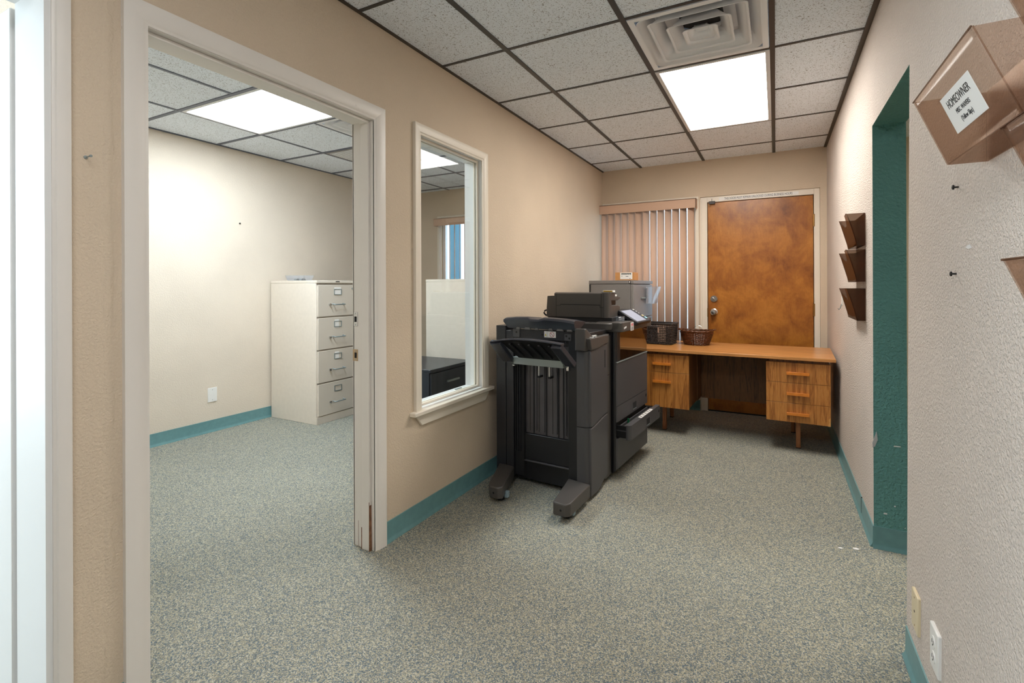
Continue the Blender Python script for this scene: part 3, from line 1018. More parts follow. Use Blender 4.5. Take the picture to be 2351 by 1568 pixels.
# ribbed back panel
rp = MB(); rp.box(-0.440, 0.045, 0.315, -0.129, 0.056, 0.86)
rpo = rp.build('ribbed_panel', M['panelgrey'], cp)
mb = MB()
for x in (-0.383, -0.295, -0.213, -0.180): mb.box(x - 0.0035, 0.041, 0.317, x + 0.0035, 0.0455, 0.84)
for x in (-0.41, -0.345, -0.253, -0.155): mb.box(x - 0.0012, 0.0435, 0.33, x + 0.0012, 0.0455, 0.78)
mb.build('groove', M['dark'], rpo, each=True)
mb = MB()
for x in (-0.365, -0.31, -0.225, -0.165): mb.box(x - 0.004, 0.037, 0.335, x + 0.004, 0.0455, 0.80)
mb.build('rib', M['charcoal'], rpo, bevel=0.002, each=True)
mb = MB()
mb.box(-0.441, 0.030, 0.156, -0.128, 0.055, 0.313)
mb.build('lower_panel', M['black'], cp, bevel=0.003)
mb = MB(); mb.prism([(0.024, 0.150), (0.054, 0.157), (0.054, 0.150), (0.024, 0.145)], 'x', -0.441, -0.129)
mb.build('ledge', M['charcoal'], cp)
mb = MB(); mb.box(-0.50, 0.04, 0.03, -0.13, 0.07, 0.14)
mb.build('base_panel', M['black'], cp, bevel=0.003)
# cross bar with the warning label
mb = MB(); mb.box(-0.503, 0.002, 0.897, -0.106, 0.055, 0.955)
cb = mb.build('cross_bar', M['charcoal2'], cp, bevel=0.003)
mb = MB(); mb.box(-0.503, -0.004, 0.905, -0.455, 0.004, 0.957); mb.box(-0.150, -0.004, 0.900, -0.106, 0.004, 0.94)
mb.build('bracket', M['charcoal'], cb, bevel=0.002, each=True)
mb = MB()
for x, z in ((-0.478, 0.936), (-0.296, 0.928), (-0.137, 0.927), (-0.118, 0.915)): mb.cyl((x, -0.0042, z), 0.006, 0.001, 'y', 14)
mb.build('screw_hole', M['dark'], cb, each=True)
mb = MB(); mb.box(-0.286, 0.0005, 0.913, -0.208, 0.0018, 0.950)
wlb = mb.build('warning_label', M['paper'], cb)
mb = MB()
ring = [(-0.233 + 0.0135 * math.cos(2 * math.pi * k / 28), 0.0, 0.931 + 0.0145 * math.sin(2 * math.pi * k / 28)) for k in range(28)]
mb.tube(ring, 0.0011, 6, True); mb.tube([(-0.2425, 0.0, 0.941), (-0.2235, 0.0, 0.921)], 0.0011, 6)
mb.build('prohibition_mark', M['red'], wlb)
mb = MB(); mb.prism([(-0.281, 0.923), (-0.271, 0.923), (-0.276, 0.936)], 'y', -0.0002, 0.0006)
mb.build('caution_triangle', M['yellow'], wlb)
mb = MB(); mb.box(-0.2665, -0.0001, 0.914, -0.2655, 0.0006, 0.949)
mb.build('label_line', M['ink'], wlb)
mb = MB()
for k in range(46):
    x = -0.44 + 0.30 * k / 45
    mb.box(x - 0.0018, 0.028, 0.868, x + 0.0012, 0.052, 0.898)
mb.build('static_brush', M['charcoal'], cp)
for x in (-0.327, -0.255):
    mb = MB(); mb.cyl((x, 0.008, 0.680), 0.0055, 0.095, 'z', 12)
    mb.build('silver_rod', M['chrome'], cp, smooth=40)
    mb = MB(); mb.box(x - 0.007, 0.002, 0.668, x + 0.007, 0.045, 0.680)
    mb.build('rod_foot', M['dark'], cp)
# hood over the exit slot
mb = MB()
top = []
seq = [(-0.546, 1.020), (-0.53, 1.027), (-0.46, 1.034), (-0.372, 1.036), (-0.355, 1.026), (-0.300, 1.026), (-0.262, 1.036), (-0.20, 1.034), (-0.13, 1.029), (-0.066, 1.020)]
vs, fs = [], []
for x, z in seq:
    kx = (x + 0.31) / 0.24
    vs += [(x, -0.045, z - 0.006), (x, -0.03, z), (x * 0.99 - 0.003, 0.12, z - 0.002 - 0.012 * 1), (x + 0.006 * -kx, 0.02, 0.958), (x - 0.012 * kx, -0.012, 0.962), (x, -0.047, z - 0.018)]
nq = 6
for k in range(len(seq) - 1):
    for i in range(nq):
        j = (i + 1) % nq
        fs.append((k * nq + i, k * nq + j, (k + 1) * nq + j, (k + 1) * nq + i))
fs += [tuple(range(nq - 1, -1, -1)), tuple((len(seq) - 1) * nq + i for i in range(nq))]
mb.mesh(vs, fs)
hd = mb.build('exit_hood', M['sheen'], cp, smooth=30)
mb = MB()
for x, w in ((-0.459, 0.028), (-0.393, 0.040), (-0.329, 0.022), (-0.235, 0.026), (-0.173, 0.045), (-0.112, 0.034)):
    mb.prism([(x - w / 2, 0.956), (x + w / 2, 0.956), (x + w * 0.3, 0.975), (x - w * 0.3, 0.975)], 'y', -0.016, -0.006)
mb.build('guide_tooth', plain('grey_plastic', (112, 110, 110), 0.5), hd, each=True)
# pillar and front door of the finisher
mb = MB(); mb.prism(rounded_rect(-0.072, -0.006, 0.0, 0.06, 0.030, ('lr',)), 'z', 0.075, 0.413)
mb.build('corner_post', M['charcoal'], cp, smooth=40)
mb = MB(); mb.prism(rounded_rect(-0.072, -0.006, 0.0, 0.06, 0.030, ('lr',)), 'z', 0.417, 0.846)
mb.build('corner_post', M['charcoal'], cp, smooth=40)
mb = MB()
mb.prism([(-0.030, 0.850), (0.0, 0.850), (0.0, 0.85), (0.262, 0.852), (0.262, 0.905), (0.10, 0.922), (0.06, 0.935), (0.0, 0.972), (-0.006, 0.976), (-0.030, 0.976)][::1], 'x', -0.072, -0.008)
mb.build('control_housing', M['warmchar'], cp, bevel=0.006)
# upper wedge with its keys
mb = MB()
prof = [(0.010, 0.852), (0.06, 0.853), (0.12, 0.857), (0.20, 0.868), (0.266, 0.873), (0.266, 0.918), (0.20, 0.922), (0.11, 0.921), (0.05, 0.920), (-0.012, 0.921), (-0.012, 0.915)]
mb.prism(prof, 'x', -0.02, 0.016)
cw = mb.build('control_wedge', M['warmchar'], cp, bevel=0.004)
mb = MB()
for y in (0.03, 0.075): mb.box(-0.012, y, 0.9195, 0.010, y + 0.022, 0.924)
mb.build('key', plain('pale_key', (190, 190, 190), 0.4), cw, bevel=0.001, each=True)
mb = MB(); mb.box(-0.055, 0.10, 0.9225, -0.018, 0.165, 0.925)
mb.build('instruction_label', M['paper'], cw)


def curved_panel(y0, y1, zlo, zhi, xa, xb, n=14):
    """front panel whose lower and upper outlines are curves z(y)"""
    lo = [(y0 + (y1 - y0) * k / n, zlo(k / n)) for k in range(n + 1)]
    hi = [(y0 + (y1 - y0) * k / n, zhi(k / n)) for k in range(n + 1)]
    m_ = MB(); m_.prism(lo + hi[::-1], 'x', xa, xb)
    return m_


sstep = lambda t: t * t * (3 - 2 * t)
seam = lambda t: 0.413 + 0.030 * sstep(max(0, min(1, (t - 0.05) / 0.9)))
curved_panel(0.008, 0.262, lambda t: 0.022 + 0.05 * sstep(max(0, (t - 0.35) / 0.65)), lambda t: seam(t) - 0.002, -0.03, 0.010).build('lower_front_door', M['charcoal'], cp, bevel=0.006)
ufd = curved_panel(0.008, 0.262, lambda t: seam(t) + 0.002, lambda t: 0.849 + 0.02 * sstep(t), -0.03, 0.010).build('upper_front_door', M['charcoal'], cp, bevel=0.006)
mb = MB(); mb.box(0.006, 0.214, 0.728, 0.0112, 0.222, 0.832)
mb.build('finger_slot', M['dark'], ufd)
mb = MB(); mb.box(-0.20, 0.266, 0.03, -0.012, 0.345, 0.918); mb.box(-0.20, 0.347, 0.03, -0.016, 0.385, 0.905)
mb.build('docking_panel', M['warmchar'], cp, bevel=0.003)
mb = MB(); mb.box(-0.19, 0.266, 0.662, -0.0115, 0.345, 0.665)
mb.build('docking_seam', M['dark'], cp)
mb = MB(); mb.box(-0.35, 0.05, 0.90, -0.03, 0.37, 0.945)
mb.build('finisher_top', M['black'], cp, bevel=0.004)

# stacking tray, tilted up and out
tr = empty('stacking_tray'); tr.parent = cp
def tray_pt(x, t, off=0.0):   # t: 0 inner (at finisher) .. 1 outer; off: normal to the tray
    a = Vector((x, -0.088, 0.806)); b = Vector((x, -0.280, 0.922))
    d = (b - a); nrm = Vector((0, d.z, -d.y)).normalized()
    return a + d * t + nrm * off
mb = MB()
nx = 12
vs, fs = [], []
for k in range(nx + 1):
    x = -0.405 + (0.405 - 0.06) * k / nx
    bow = 0.008 * (1 - ((k / nx) * 2 - 1) ** 2)
    for t, off in ((0.0, 0.0), (1.0, bow), (1.0, -0.012 + bow), (0.0, -0.012)):
        vs.append(tray_pt(x + (0.04 if False else 0), t, off))
for k in range(nx):
    for i in range(4):
        j = (i + 1) % 4
        fs.append((k * 4 + i, (k + 1) * 4 + i, (k + 1) * 4 + j, k * 4 + j))
fs += [(0, 1, 2, 3), tuple(nx * 4 + i for i in (3, 2, 1, 0))]
mb.mesh(vs, fs)
trs = mb.build('tray_sheet', M['black'], tr, smooth=30)
mb = MB()
for k in range(5):
    x = -0.36 + k * 0.062
    a, b, c, d = tray_pt(x, 0.15, -0.013), tray_pt(x, 0.92, -0.013), tray_pt(x + 0.012, 0.92, -0.013), tray_pt(x + 0.012, 0.15, -0.013)
    lo = [p + Vector((0, -0.003, -0.006)) for p in (a, b, c, d)]
    mb.hull(lo, [a, b, c, d])
mb.build('underside_rib', M['charcoal2'], tr, each=True)


def bar_between(m_, p, q, w, h, up=(0, 0, 1)):
    p, q = Vector(p), Vector(q)
    t = (q - p); L = t.length; t.normalize()
    s = t.cross(Vector(up)).normalized(); u = s.cross(t)
    Mx = Matrix((t, s, u)).transposed().to_4x4(); Mx.translation = p
    m_.box(0, -w / 2, -h / 2, L, w / 2, h / 2, M=Mx)
    return m_


mb = MB(); bar_between(mb, (-0.437, -0.288, 0.905), (-0.452, -0.135, 0.785), 0.066, 0.030)
mb.build('tray_arm', M['sheen'], tr, bevel=0.004)
mb = MB(); bar_between(mb, (-0.055, -0.288, 0.906), (-0.045, -0.135, 0.788), 0.062, 0.030)
mb.build('tray_arm', M['sheen'], tr, bevel=0.004)
mb = MB()
seq = [(-0.47, 0.907), (-0.40, 0.921), (-0.32, 0.929), (-0.23, 0.931), (-0.14, 0.928), (-0.085, 0.924), (-0.022, 0.918)]
vs, fs = [], []
for x, z in seq: vs += [(x, -0.298, z - 0.006), (x, -0.298, z), (x, -0.262, z + 0.002), (x, -0.262, z - 0.012)]
for k in range(len(seq) - 1):
    for i in range(4):
        j = (i + 1) % 4
        fs.append((k * 4 + i, (k + 1) * 4 + i, (k + 1) * 4 + j, k * 4 + j))
fs += [(0, 1, 2, 3), tuple((len(seq) - 1) * 4 + i for i in (3, 2, 1, 0))]
mb.mesh(vs, fs)
mb.build('tray_rim', plain('blue_black_sheen', (52, 56, 66), 0.25), tr, smooth=30)
mb = MB(); bar_between(mb, (-0.083, -0.270, 0.893), (-0.116, -0.045, 0.762), 0.012, 0.022)
bar_between(mb, (-0.420, -0.270, 0.890), (-0.468, -0.045, 0.750), 0.012, 0.022)
mb.build('tray_strut', M['steel'], tr, bevel=0.002, each=True)
mb = MB()
mb.prism([(-0.075, 0.752), (-0.080, 0.797), (-0.040, 0.797), (-0.040, 0.752)], 'x', -0.455, -0.122)
mb.build('carriage_bar', M['steel'], tr, bevel=0.002)
mb = MB()
for x in (-0.47, -0.108): mb.box(x - 0.008, -0.052, 0.735, x + 0.008, -0.02, 0.765)
mb.build('carriage_pin', M['chrome'], tr, bevel=0.002, each=True)


# stabiliser feet with castors
def foot(side):
    if side > 0: f0, f1, b0, b1 = -0.069, 0.022, -0.128, -0.020
    else: f0, f1, b0, b1 = -0.490, -0.394, -0.610, -0.500
    m_ = MB()
    r = 0.022
    bot = [(f0 + r, -0.306, 0.034), (f1 - r, -0.306, 0.034), (f1, -0.306 + r, 0.034), (b1, 0.0, 0.034), (b0, 0.0, 0.034), (f0, -0.306 + r, 0.034)]
    if side > 0: bot = [(f0 + 0.006, -0.306, 0.034), (f1 - r, -0.306, 0.034), (f1, -0.306 + r, 0.034), (f1 - 0.005, -0.02, 0.034), (b0, 0.0, 0.034), (f0, -0.300, 0.034)]
    top_ = [(x, y, 0.104 - (0.006 if i in (0, 1) else 0) + (0.004 if y > -0.1 else 0)) for i, (x, y, z) in enumerate(bot)]
    m_.hull(bot, top_)
    f = m_.build('stabiliser_foot', M['warmchar'], cp, bevel=0.006)
    cx = (f0 + f1) / 2
    m_ = MB(); m_.cyl((cx - 0.012, -0.235, 0.026), 0.026, 0.024, 'x', 20)
    m_.build('castor', M['dark'], f, smooth=40)
    m_ = MB(); m_.box(f1 - 0.028, -0.232, 0.016, f1 - 0.006, -0.205, 0.052)
    m_.build('castor_lever', M['leverblue'], f, bevel=0.004)
    m_ = MB(); m_.cyl((cx, -0.3068, 0.066), 0.006, 0.001, 'y', 14)
    m_.build('screw_hole', M['dark'], f, each=True)
    return f


foot(1); foot(-1)

# --- main engine
mb = MB(); mb.box(-0.62, 0.392, 0.03, -0.004, 1.020, 0.94)
mb.build('engine_body', M['black'], cp, bevel=0.004)
mb = MB(); mb.prism(rounded_rect(-0.06, 0.390, 0.018, 0.450, 0.02, ('lr',)), 'z', 0.735, 0.930)
mb.build('front_post', M['black'], cp, smooth=40)
mb = MB(); mb.cyl((0.004, 0.384, 0.05), 0.012, 0.88, 'z', 14)
mb.build('door_hinge_rod', M['black'], cp, smooth=40)
mb = MB(); mb.box(-0.01, 0.452, 0.735, 0.018, 1.016, 0.921)
mb.build('tinted_panel', M['copierglass'], cp, bevel=0.003)
mb = MB(); mb.box(-0.01, 0.392, 0.7285, 0.023, 1.016, 0.7345)
mb.build('trim_strip', M['steel'], cp, bevel=0.001)


def front(name, z0, z1, xf, mat, y0=0.388, y1=1.014):
    m_ = MB(); m_.prism(rounded_rect(xf - 0.03, y0, xf, y1, 0.024, ('lr',)), 'z', z0, z1)
    return m_.build(name, mat, cp, smooth=40, bevel=0.0)


front('front_door', 0.4555, 0.7275, 0.020, M['charcoal'])
u = front('paper_drawer', 0.354, 0.4525, 0.020, M['charcoal'])
mb = MB(); mb.box(0.016, 0.700, 0.375, 0.0212, 0.765, 0.417)
mb.build('pull_recess', M['dark'], u)
mb = MB(); mb.box(0.0205, 0.700, 0.370, 0.0225, 0.765, 0.375)
mb.build('pull_lip', M['steel'], u)
mb = MB(); mb.cyl((0.0195, 0.985, 0.415), 0.012, 0.001, 'x', 12)
mb.build('paper_gauge', M['dark'], u)
front('lower_drawer', 0.058, 0.247, 0.020, M['charcoal'])
# opened drawer
od = front('open_drawer', 0.252, 0.343, 0.107, M['charcoal'], 0.396, 1.034)
mb = MB()
mb.box(-0.5, 0.420, 0.258, 0.078, 0.430, 0.330); mb.box(-0.5, 1.000, 0.258, 0.078, 1.010, 0.330); mb.box(-0.5, 0.420, 0.254, 0.078, 1.010, 0.260)
mb.box(0.074, 0.415, 0.256, 0.082, 1.015, 0.338)
mb.build('drawer_tray', M['black'], od)
mb = MB(); mb.box(0.045, 0.425, 0.318, 0.078, 1.005, 0.324); mb.box(0.020, 0.43, 0.300, 0.028, 1.0, 0.326); mb.box(-0.1, 0.417, 0.296, 0.075, 0.421, 0.302)
mb.build('drawer_rail', M['charcoal'], od, each=True)
mb = MB(); mb.box(0.03, 0.555, 0.30, 0.042, 0.563, 0.345)
mb.build('green_lever', M['green'], od)
mb = MB(); mb.box(0.080, 0.62, 0.3432, 0.104, 0.88, 0.3442)
dlb = mb.build('drawer_label', M['paper'], od)
mb = MB()
for k in range(5): mb.box(0.084, 0.64 + k * 0.047, 0.3441, 0.100, 0.662 + k * 0.047, 0.3447)
mb.build('label_print', plain('grey_ink', (120, 120, 120), 0.6), dlb, each=True)
mb = MB(); mb.box(0.102, 0.722, 0.271, 0.1082, 0.788, 0.312)
mb.build('pull_recess', M['dark'], od)
mb = MB(); mb.box(0.1075, 0.722, 0.266, 0.110, 0.788, 0.271)
mb.build('pull_lip', M['steel'], od)
mb = MB(); mb.cyl((0.1065, 1.012, 0.303), 0.010, 0.001, 'x', 12)
mb.build('paper_gauge', M['dark'], od)
mb = MB(); mb.box(-0.02, 0.395, 0.2485, 0.006, 1.01, 0.351)
mb.build('drawer_bay', M['dark'], cp)
mb = MB(); mb.box(-0.55, 0.42, 0.012, -0.04, 1.0, 0.032)
for x in (-0.08, -0.5):
    for y in (0.44, 0.97): mb.cyl((x, y, 0.0), 0.022, 0.015, 'z', 16)
mb.build('base', M['dark'], cp)
# scanner bed and control head
mb = MB(); mb.prism(rounded_rect(-0.62, 0.335, 0.006, 1.03, 0.055, ('lr',)), 'z', 0.938, 0.982)
sb = mb.build('scanner_bed', M['warmchar'], cp, smooth=40, bevel=0.006)
mb = MB()
for x in (-0.235, -0.13): mb.box(x - 0.022, 0.352, 0.9815, x, 0.372, 0.9832); mb.box(x + 0.004, 0.352, 0.9815, x + 0.026, 0.372, 0.9832)
mb.build('vent_slot', M['dark'], sb, each=True)
mb = MB(); mb.prism(rounded_rect(-0.12, 0.368, 0.062, 1.005, 0.03, ('lr', 'ur')), 'z', 0.927, 0.986)
ch = mb.build('control_head', M['warmchar'], cp, smooth=40, bevel=0.004)
mb = MB(); mb.box(0.062, 0.532, 0.925, 0.0632, 0.590, 0.978)
st_ = mb.build('serial_sticker', M['paper'], ch)
mb = MB(); mb.box(0.0631, 0.54, 0.955, 0.0636, 0.582, 0.972)
mb.build('sticker_print', plain('pale_red_ink', (214, 130, 130), 0.6), st_, each=True)
mb = MB()
for k in range(4): mb.box(0.0631, 0.542, 0.930 + k * 0.006, 0.0636, 0.580, 0.933 + k * 0.006)
mb.build('sticker_print', M['ink'], st_, each=True)
mb = MB(); mb.prism([(0.408, 0.944), (0.452, 0.950), (0.452, 0.960), (0.408, 0.955)], 'x', 0.062, 0.0632)
mb.build('badge', plain('badge_white', (225, 225, 225), 0.5), ch)
# touch panel
pa, pb = Vector((-0.045, 0, 1.054)), Vector((0.092, 0, 0.974))
d_ = (pb - pa); Lp = d_.length; d_.normalize()
Mp = Matrix((d_, Vector((0, 1, 0)), d_.cross(Vector((0, 1, 0))))).transposed().to_4x4(); Mp.translation = pa
mb = MB(); mb.box(0, 0.595, -0.026, Lp, 0.885, 0.0, M=Mp)
tp = mb.build('touch_panel', M['black'], cp, bevel=0.005)
mb = MB(); mb.box(0.014, 0.612, -0.0005, Lp - 0.014, 0.805, 0.0012, M=Mp)
mb.build('screen', M['screen'], tp)
mb = MB(); mb.box(0.010, 0.850, 0.0, 0.022, 0.872, 0.0025, M=Mp); mb.box(0.035, 0.850, 0.0, 0.045, 0.868, 0.0025, M=Mp); mb.box(0.058, 0.850, 0.0, 0.066, 0.864, 0.0025, M=Mp)
mb.build('small_key', plain('pale_key2', (200, 200, 196), 0.4), tp, each=True)
mb = MB(); mb.box(0.088, 0.842, 0.0, 0.103, 0.872, 0.003, M=Mp)
mb.build('amber_key', plain('amber_key', (216, 200, 150), 0.4), tp)
mb = MB(); mb.box(0.112, 0.842, 0.0, 0.130, 0.872, 0.003, M=Mp)
mb.build('start_key', plain('blue_key', (150, 206, 222), 0.4), tp)
mb = MB(); mb.box(0.0, 0.72, 0.985, 0.03, 0.80, 1.01)
mb.build('panel_arm', M['black'], cp, bevel=0.003)
# document feeder: a tall block at the left, its lip and slot facing the low input tray
mb = MB(); mb.box(-0.50, 0.44, 0.981, -0.03, 0.99, 1.012)
mb.build('platen_cover', M['black'], cp, bevel=0.003)
prof = [(0.424, 1.010), (0.640, 1.010), (0.642, 1.040), (0.640, 1.078), (0.600, 1.088), (0.490, 1.090), (0.483, 1.122), (0.594, 1.119),
        (0.652, 1.133), (0.656, 1.140), (0.602, 1.146), (0.585, 1.165), (0.560, 1.173), (0.45, 1.1755), (0.432, 1.173), (0.424, 1.166)]
mb = MB(); mb.prism(prof, 'x', -0.441, -0.092)
df = mb.build('document_feeder', M['warmchar'], cp, bevel=0.0015)
mb = MB(); mb.prism([(max(p[0], 0.464), p[1]) for p in prof[1:14]] + [(0.464, 1.1755), (0.464, 1.010)], 'x', -0.092, -0.050)
mb.build('feeder_front', M['warmchar'], df, bevel=0.003)
mb = MB(); mb.box(-0.44, 0.484, 1.0895, -0.066, 0.600, 1.120)
mb.build('slot_back', M['black'], df)
mb = MB(); mb.prism(rounded_rect(-0.10, 0.424, -0.050, 0.470, 0.040, ('lr',), 8), 'z', 1.010, 1.168)
mb.prism(rounded_rect(-0.10, 0.430, -0.056, 0.470, 0.036, ('lr',), 8), 'z', 1.168, 1.1745)
mb.build('rounded_corner', M['warmchar'], df, smooth=40)
mb = MB(); mb.prism([(-0.503, 1.008), (-0.503, 1.07), (-0.496, 1.150), (-0.452, 1.152), (-0.4405, 1.152), (-0.4405, 1.008)], 'y', 0.426, 0.64)
fc = mb.build('feeder_rear_cover', M['warmchar'], cp, bevel=0.003)
mb = MB(); mb.prism([(0.642, 1.028), (0.96, 1.040), (0.96, 1.046), (0.642, 1.036)], 'x', -0.45, -0.09)
mb.build('input_tray', M['black'], cp, bevel=0.002)
mb = MB()
zz = [(-0.427, 1.086), (-0.393, 1.086), (-0.393, 1.094), (-0.106, 1.092), (-0.106, 1.077), (-0.081, 1.077)]
for (a, b), (c, d) in zip(zz, zz[1:]):
    mb.box(min(a, c) - 0.001, 0.4232, min(b, d) - 0.001, max(a, c) + 0.001, 0.4245, max(b, d) + 0.001)
mb.box(-0.428, 0.4232, 1.008, -0.426, 0.4245, 1.165); mb.box(-0.082, 0.4232, 1.008, -0.080, 0.4245, 1.165)
mb.build('cover_seam', M['dark'], df)
mb = MB(); mb.box(-0.0505, 0.548, 1.148, -0.0485, 0.578, 1.160)
mb.build('feeder_sticker', M['paper'], df)
mb = MB()
mb.tube([(-0.50, 0.46, 1.045), (-0.515, 0.455, 1.052), (-0.530, 0.45, 1.046), (-0.536, 0.45, 1.032), (-0.528, 0.455, 1.018), (-0.508, 0.46, 1.008)], 0.006, 8)
mb.build('feeder_cable', M['black'], cp, smooth=60)


def world_of(root, p):
    c, s = math.cos(root.rotation_euler.z), math.sin(root.rotation_euler.z)
    return (root.location.x + p[0] * c - p[1] * s, root.location.y + p[0] * s + p[1] * c, root.location.z + p[2])


# loose things on the copier
t = empty('paper_clip_tub', world_of(cp, (-0.012, 0.535, 0.9865)), math.radians(-4), 'small clear tub of paper clips on the copier beside its touch screen', 'tub')
mb = MB()
for (a, b, c, d) in ((-0.024, -0.0225, -0.024, 0.024), (0.0225, 0.024, -0.024, 0.024), (-0.024, 0.024, -0.024, -0.0225), (-0.024, 0.024, 0.0225, 0.024)):
    mb.box(a, c, 0, b, d, 0.030)
mb.box(-0.024, -0.024, 0, 0.024, 0.024, 0.002)
mb.build('tub_wall', M['clear'], t)
mb = MB()
for k in range(14):
    a = random.uniform(0, 6.28); cx, cy, cz = random.uniform(-0.012, 0.012), random.uniform(-0.012, 0.012), 0.005 + 0.0017 * k
    dx, dy = math.cos(a) * 0.009, math.sin(a) * 0.009
    mb.tube([(cx - dx, cy - dy, cz), (cx + dx, cy + dy, cz + 0.002)], 0.0009, 5)
mb.build('paper_clips', M['chrome'], t)['kind'] = 'stuff'
t = empty('note_box', world_of(cp, (-0.080, 0.515, 1.1757)), math.radians(-4), 'small flat yellow and white box on top of the copier feeder', 'box')
mb = MB(); mb.box(-0.036, -0.02, 0, 0.036, 0.02, 0.012); mb.build('carton', M['paper'], t, bevel=0.001)
mb = MB(); mb.box(-0.031, -0.0206, 0.0015, 0.031, -0.0198, 0.0105); nb = mb.build('yellow_face', plain('note_yellow', (228, 186, 84), 0.6), t)
mb = MB(); mb.box(-0.028, -0.0209, 0.0052, 0.028, -0.0205, 0.0068); mb.build('print_line', M['ink'], nb)


# ================================================================ grey lateral cabinet behind the copier
gc_ = empty('storage_cabinet', (-1.470, 4.080, 0), 0, 'grey steel cabinet in the back left corner, behind the copier', 'cabinet')
W_, D_, Hh = 0.398, 0.715, 1.265
mb = MB(); mb.box(0, 0.004, 0.0, W_ - 0.022, D_, Hh - 0.030)
mb.build('carcass', M['greycab'], gc_, bevel=0.003)
mb = MB(); mb.box(-0.0, -0.002, Hh - 0.030, W_ + 0.002, D_ + 0.002, Hh)
mb.build('top', M['greycab'], gc_, bevel=0.003)
mb = MB(); mb.box(0.018, -0.001, 0.03, W_ - 0.030, 0.006, Hh - 0.034)
mb.build('side_panel', M['greycab'], gc_, bevel=0.002)
mb = MB(); mb.box(W_ - 0.026, 0.0, 0.02, W_ - 0.004, 0.02, Hh - 0.034)
mb.build('corner_post', M['greycab'], gc_, bevel=0.002)
mb = MB(); mb.box(0.006, -0.0015, 0.6, 0.012, 0.004, Hh - 0.034)
mb.build('side_slot', M['dark'], gc_)
for k in range(4):
    m_ = MB(); m_.box(W_ - 0.022, 0.022, 0.035 + 0.3 * k, W_, D_ - 0.01, 0.328 + 0.3 * k)
    dd = m_.build('drawer', M['greycab'], gc_, bevel=0.003)
    m_ = MB(); m_.box(W_, 0.25, 0.20 + 0.3 * k, W_ + 0.012, 0.48, 0.215 + 0.3 * k)
    m_.build('handle', M['steel'], dd, bevel=0.002)
mb = MB(); mb.box(W_ - 0.040, -0.0036, Hh - 0.027, W_ - 0.022, -0.0018, Hh - 0.003)
bd = mb.build('badge', M['ink'], gc_)
mb = MB(); mb.prism([(W_ - 0.035, Hh - 0.023), (W_ - 0.032, Hh - 0.023), (W_ - 0.030, Hh - 0.015), (W_ - 0.026, Hh - 0.015), (W_ - 0.028, Hh - 0.008), (W_ - 0.035, Hh - 0.008)], 'y', -0.0042, -0.0035)
mb.build('badge_mark', M['paper'], bd)

cb_ = empty('carton', (-1.153, 4.155, Hh), math.radians(3), 'small flat brown carton with a white label on top of the grey cabinet', 'box')
mb = MB(); mb.box(-0.082, -0.07, 0, 0.082, 0.10, 0.068)
mb.build('box_body', M['cardboard'], cb_, bevel=0.002)
mb = MB(); mb.box(-0.038, -0.0712, 0.010, 0.066, -0.0698, 0.066)
lb = mb.build('shipping_label', M['paper'], cb_)
mb = MB()
for k in range(9):
    mb.box(-0.028 + k * 0.0095, -0.0716, 0.050 + (0.001 if k % 2 else 0), -0.0200 + k * 0.0095, -0.0711, 0.061)
mb.box(-0.026, -0.0716, 0.034, -0.02, -0.0711, 0.039); mb.box(0.010, -0.0716, 0.032, 0.032, -0.0711, 0.036); mb.box(0.044, -0.0716, 0.013, 0.05, -0.0711, 0.018)
mb.build('label_print', M['ink'], lb, each=True)

bp_ = empty('brochure_pocket', (-1.470 + W_ + 0.014, 4.575, 1.04), 0, 'clear plastic brochure pocket fixed to the front of the grey cabinet', 'brochure holder')
mb = MB()
vs, fs = [], []
y0, y1 = -0.11, 0.125
A = [(0.0, y0, 0.168), (0.0, y0, 0.018), (0.0, y1, 0.018), (0.0, y1, 0.168)]
B = [(0.088, y0 + 0.01, 0.172), (0.052, y0 + 0.012, 0.015), (0.052, y1 - 0.012, 0.015), (0.088, y1 - 0.01, 0.172)]
mb.face(A); mb.face(B[::-1]); mb.face([A[0], B[0], B[1], A[1]]); mb.face([A[3], A[2], B[2], B[3]]); mb.face([A[1], B[1], B[2], A[2]])
mb.build('pocket', M['clear'], bp_, solid=0.0025)
mb = MB(); mb.box(0.0, y0 + 0.004, 0.06, 0.004, y0 + 0.03, 0.155)
mb.build('mounting_strip', M['dark'], bp_)


# ================================================================ desk
dk = empty('desk', (0.370, 3.985, 0), math.radians(-2.0), 'brown wood-grain double-pedestal desk standing across the end wall in front of the door', 'desk')
mb = MB(); mb.box(-1.435, 0.0, 0.677, 0.0, 0.715, 0.700)
mb.build('desktop', M['desktop'], dk, bevel=0.002)


def pedestal(x0, x1, splits, hx0, hx1, hz):
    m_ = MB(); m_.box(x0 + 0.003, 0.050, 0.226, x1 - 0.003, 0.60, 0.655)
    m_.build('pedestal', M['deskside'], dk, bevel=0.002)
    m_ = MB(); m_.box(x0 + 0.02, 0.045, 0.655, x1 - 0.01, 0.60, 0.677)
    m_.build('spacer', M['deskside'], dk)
    for (z0, z1), hz_ in zip(splits, hz):
        m_ = MB(); m_.box(x0, 0.030, z0 + 0.001, x1, 0.050, z1 - 0.001)
        dd = m_.build('drawer', M['deskfront'], dk, bevel=0.0015)
        m_ = MB(); m_.prism([(0.008, hz_ + 0.011), (0.030, hz_ + 0.006), (0.030, hz_ - 0.010), (0.008, hz_ - 0.012)], 'x', hx0, hx1)
        m_.build('handle', M['deskhandle'], dd, bevel=0.002)


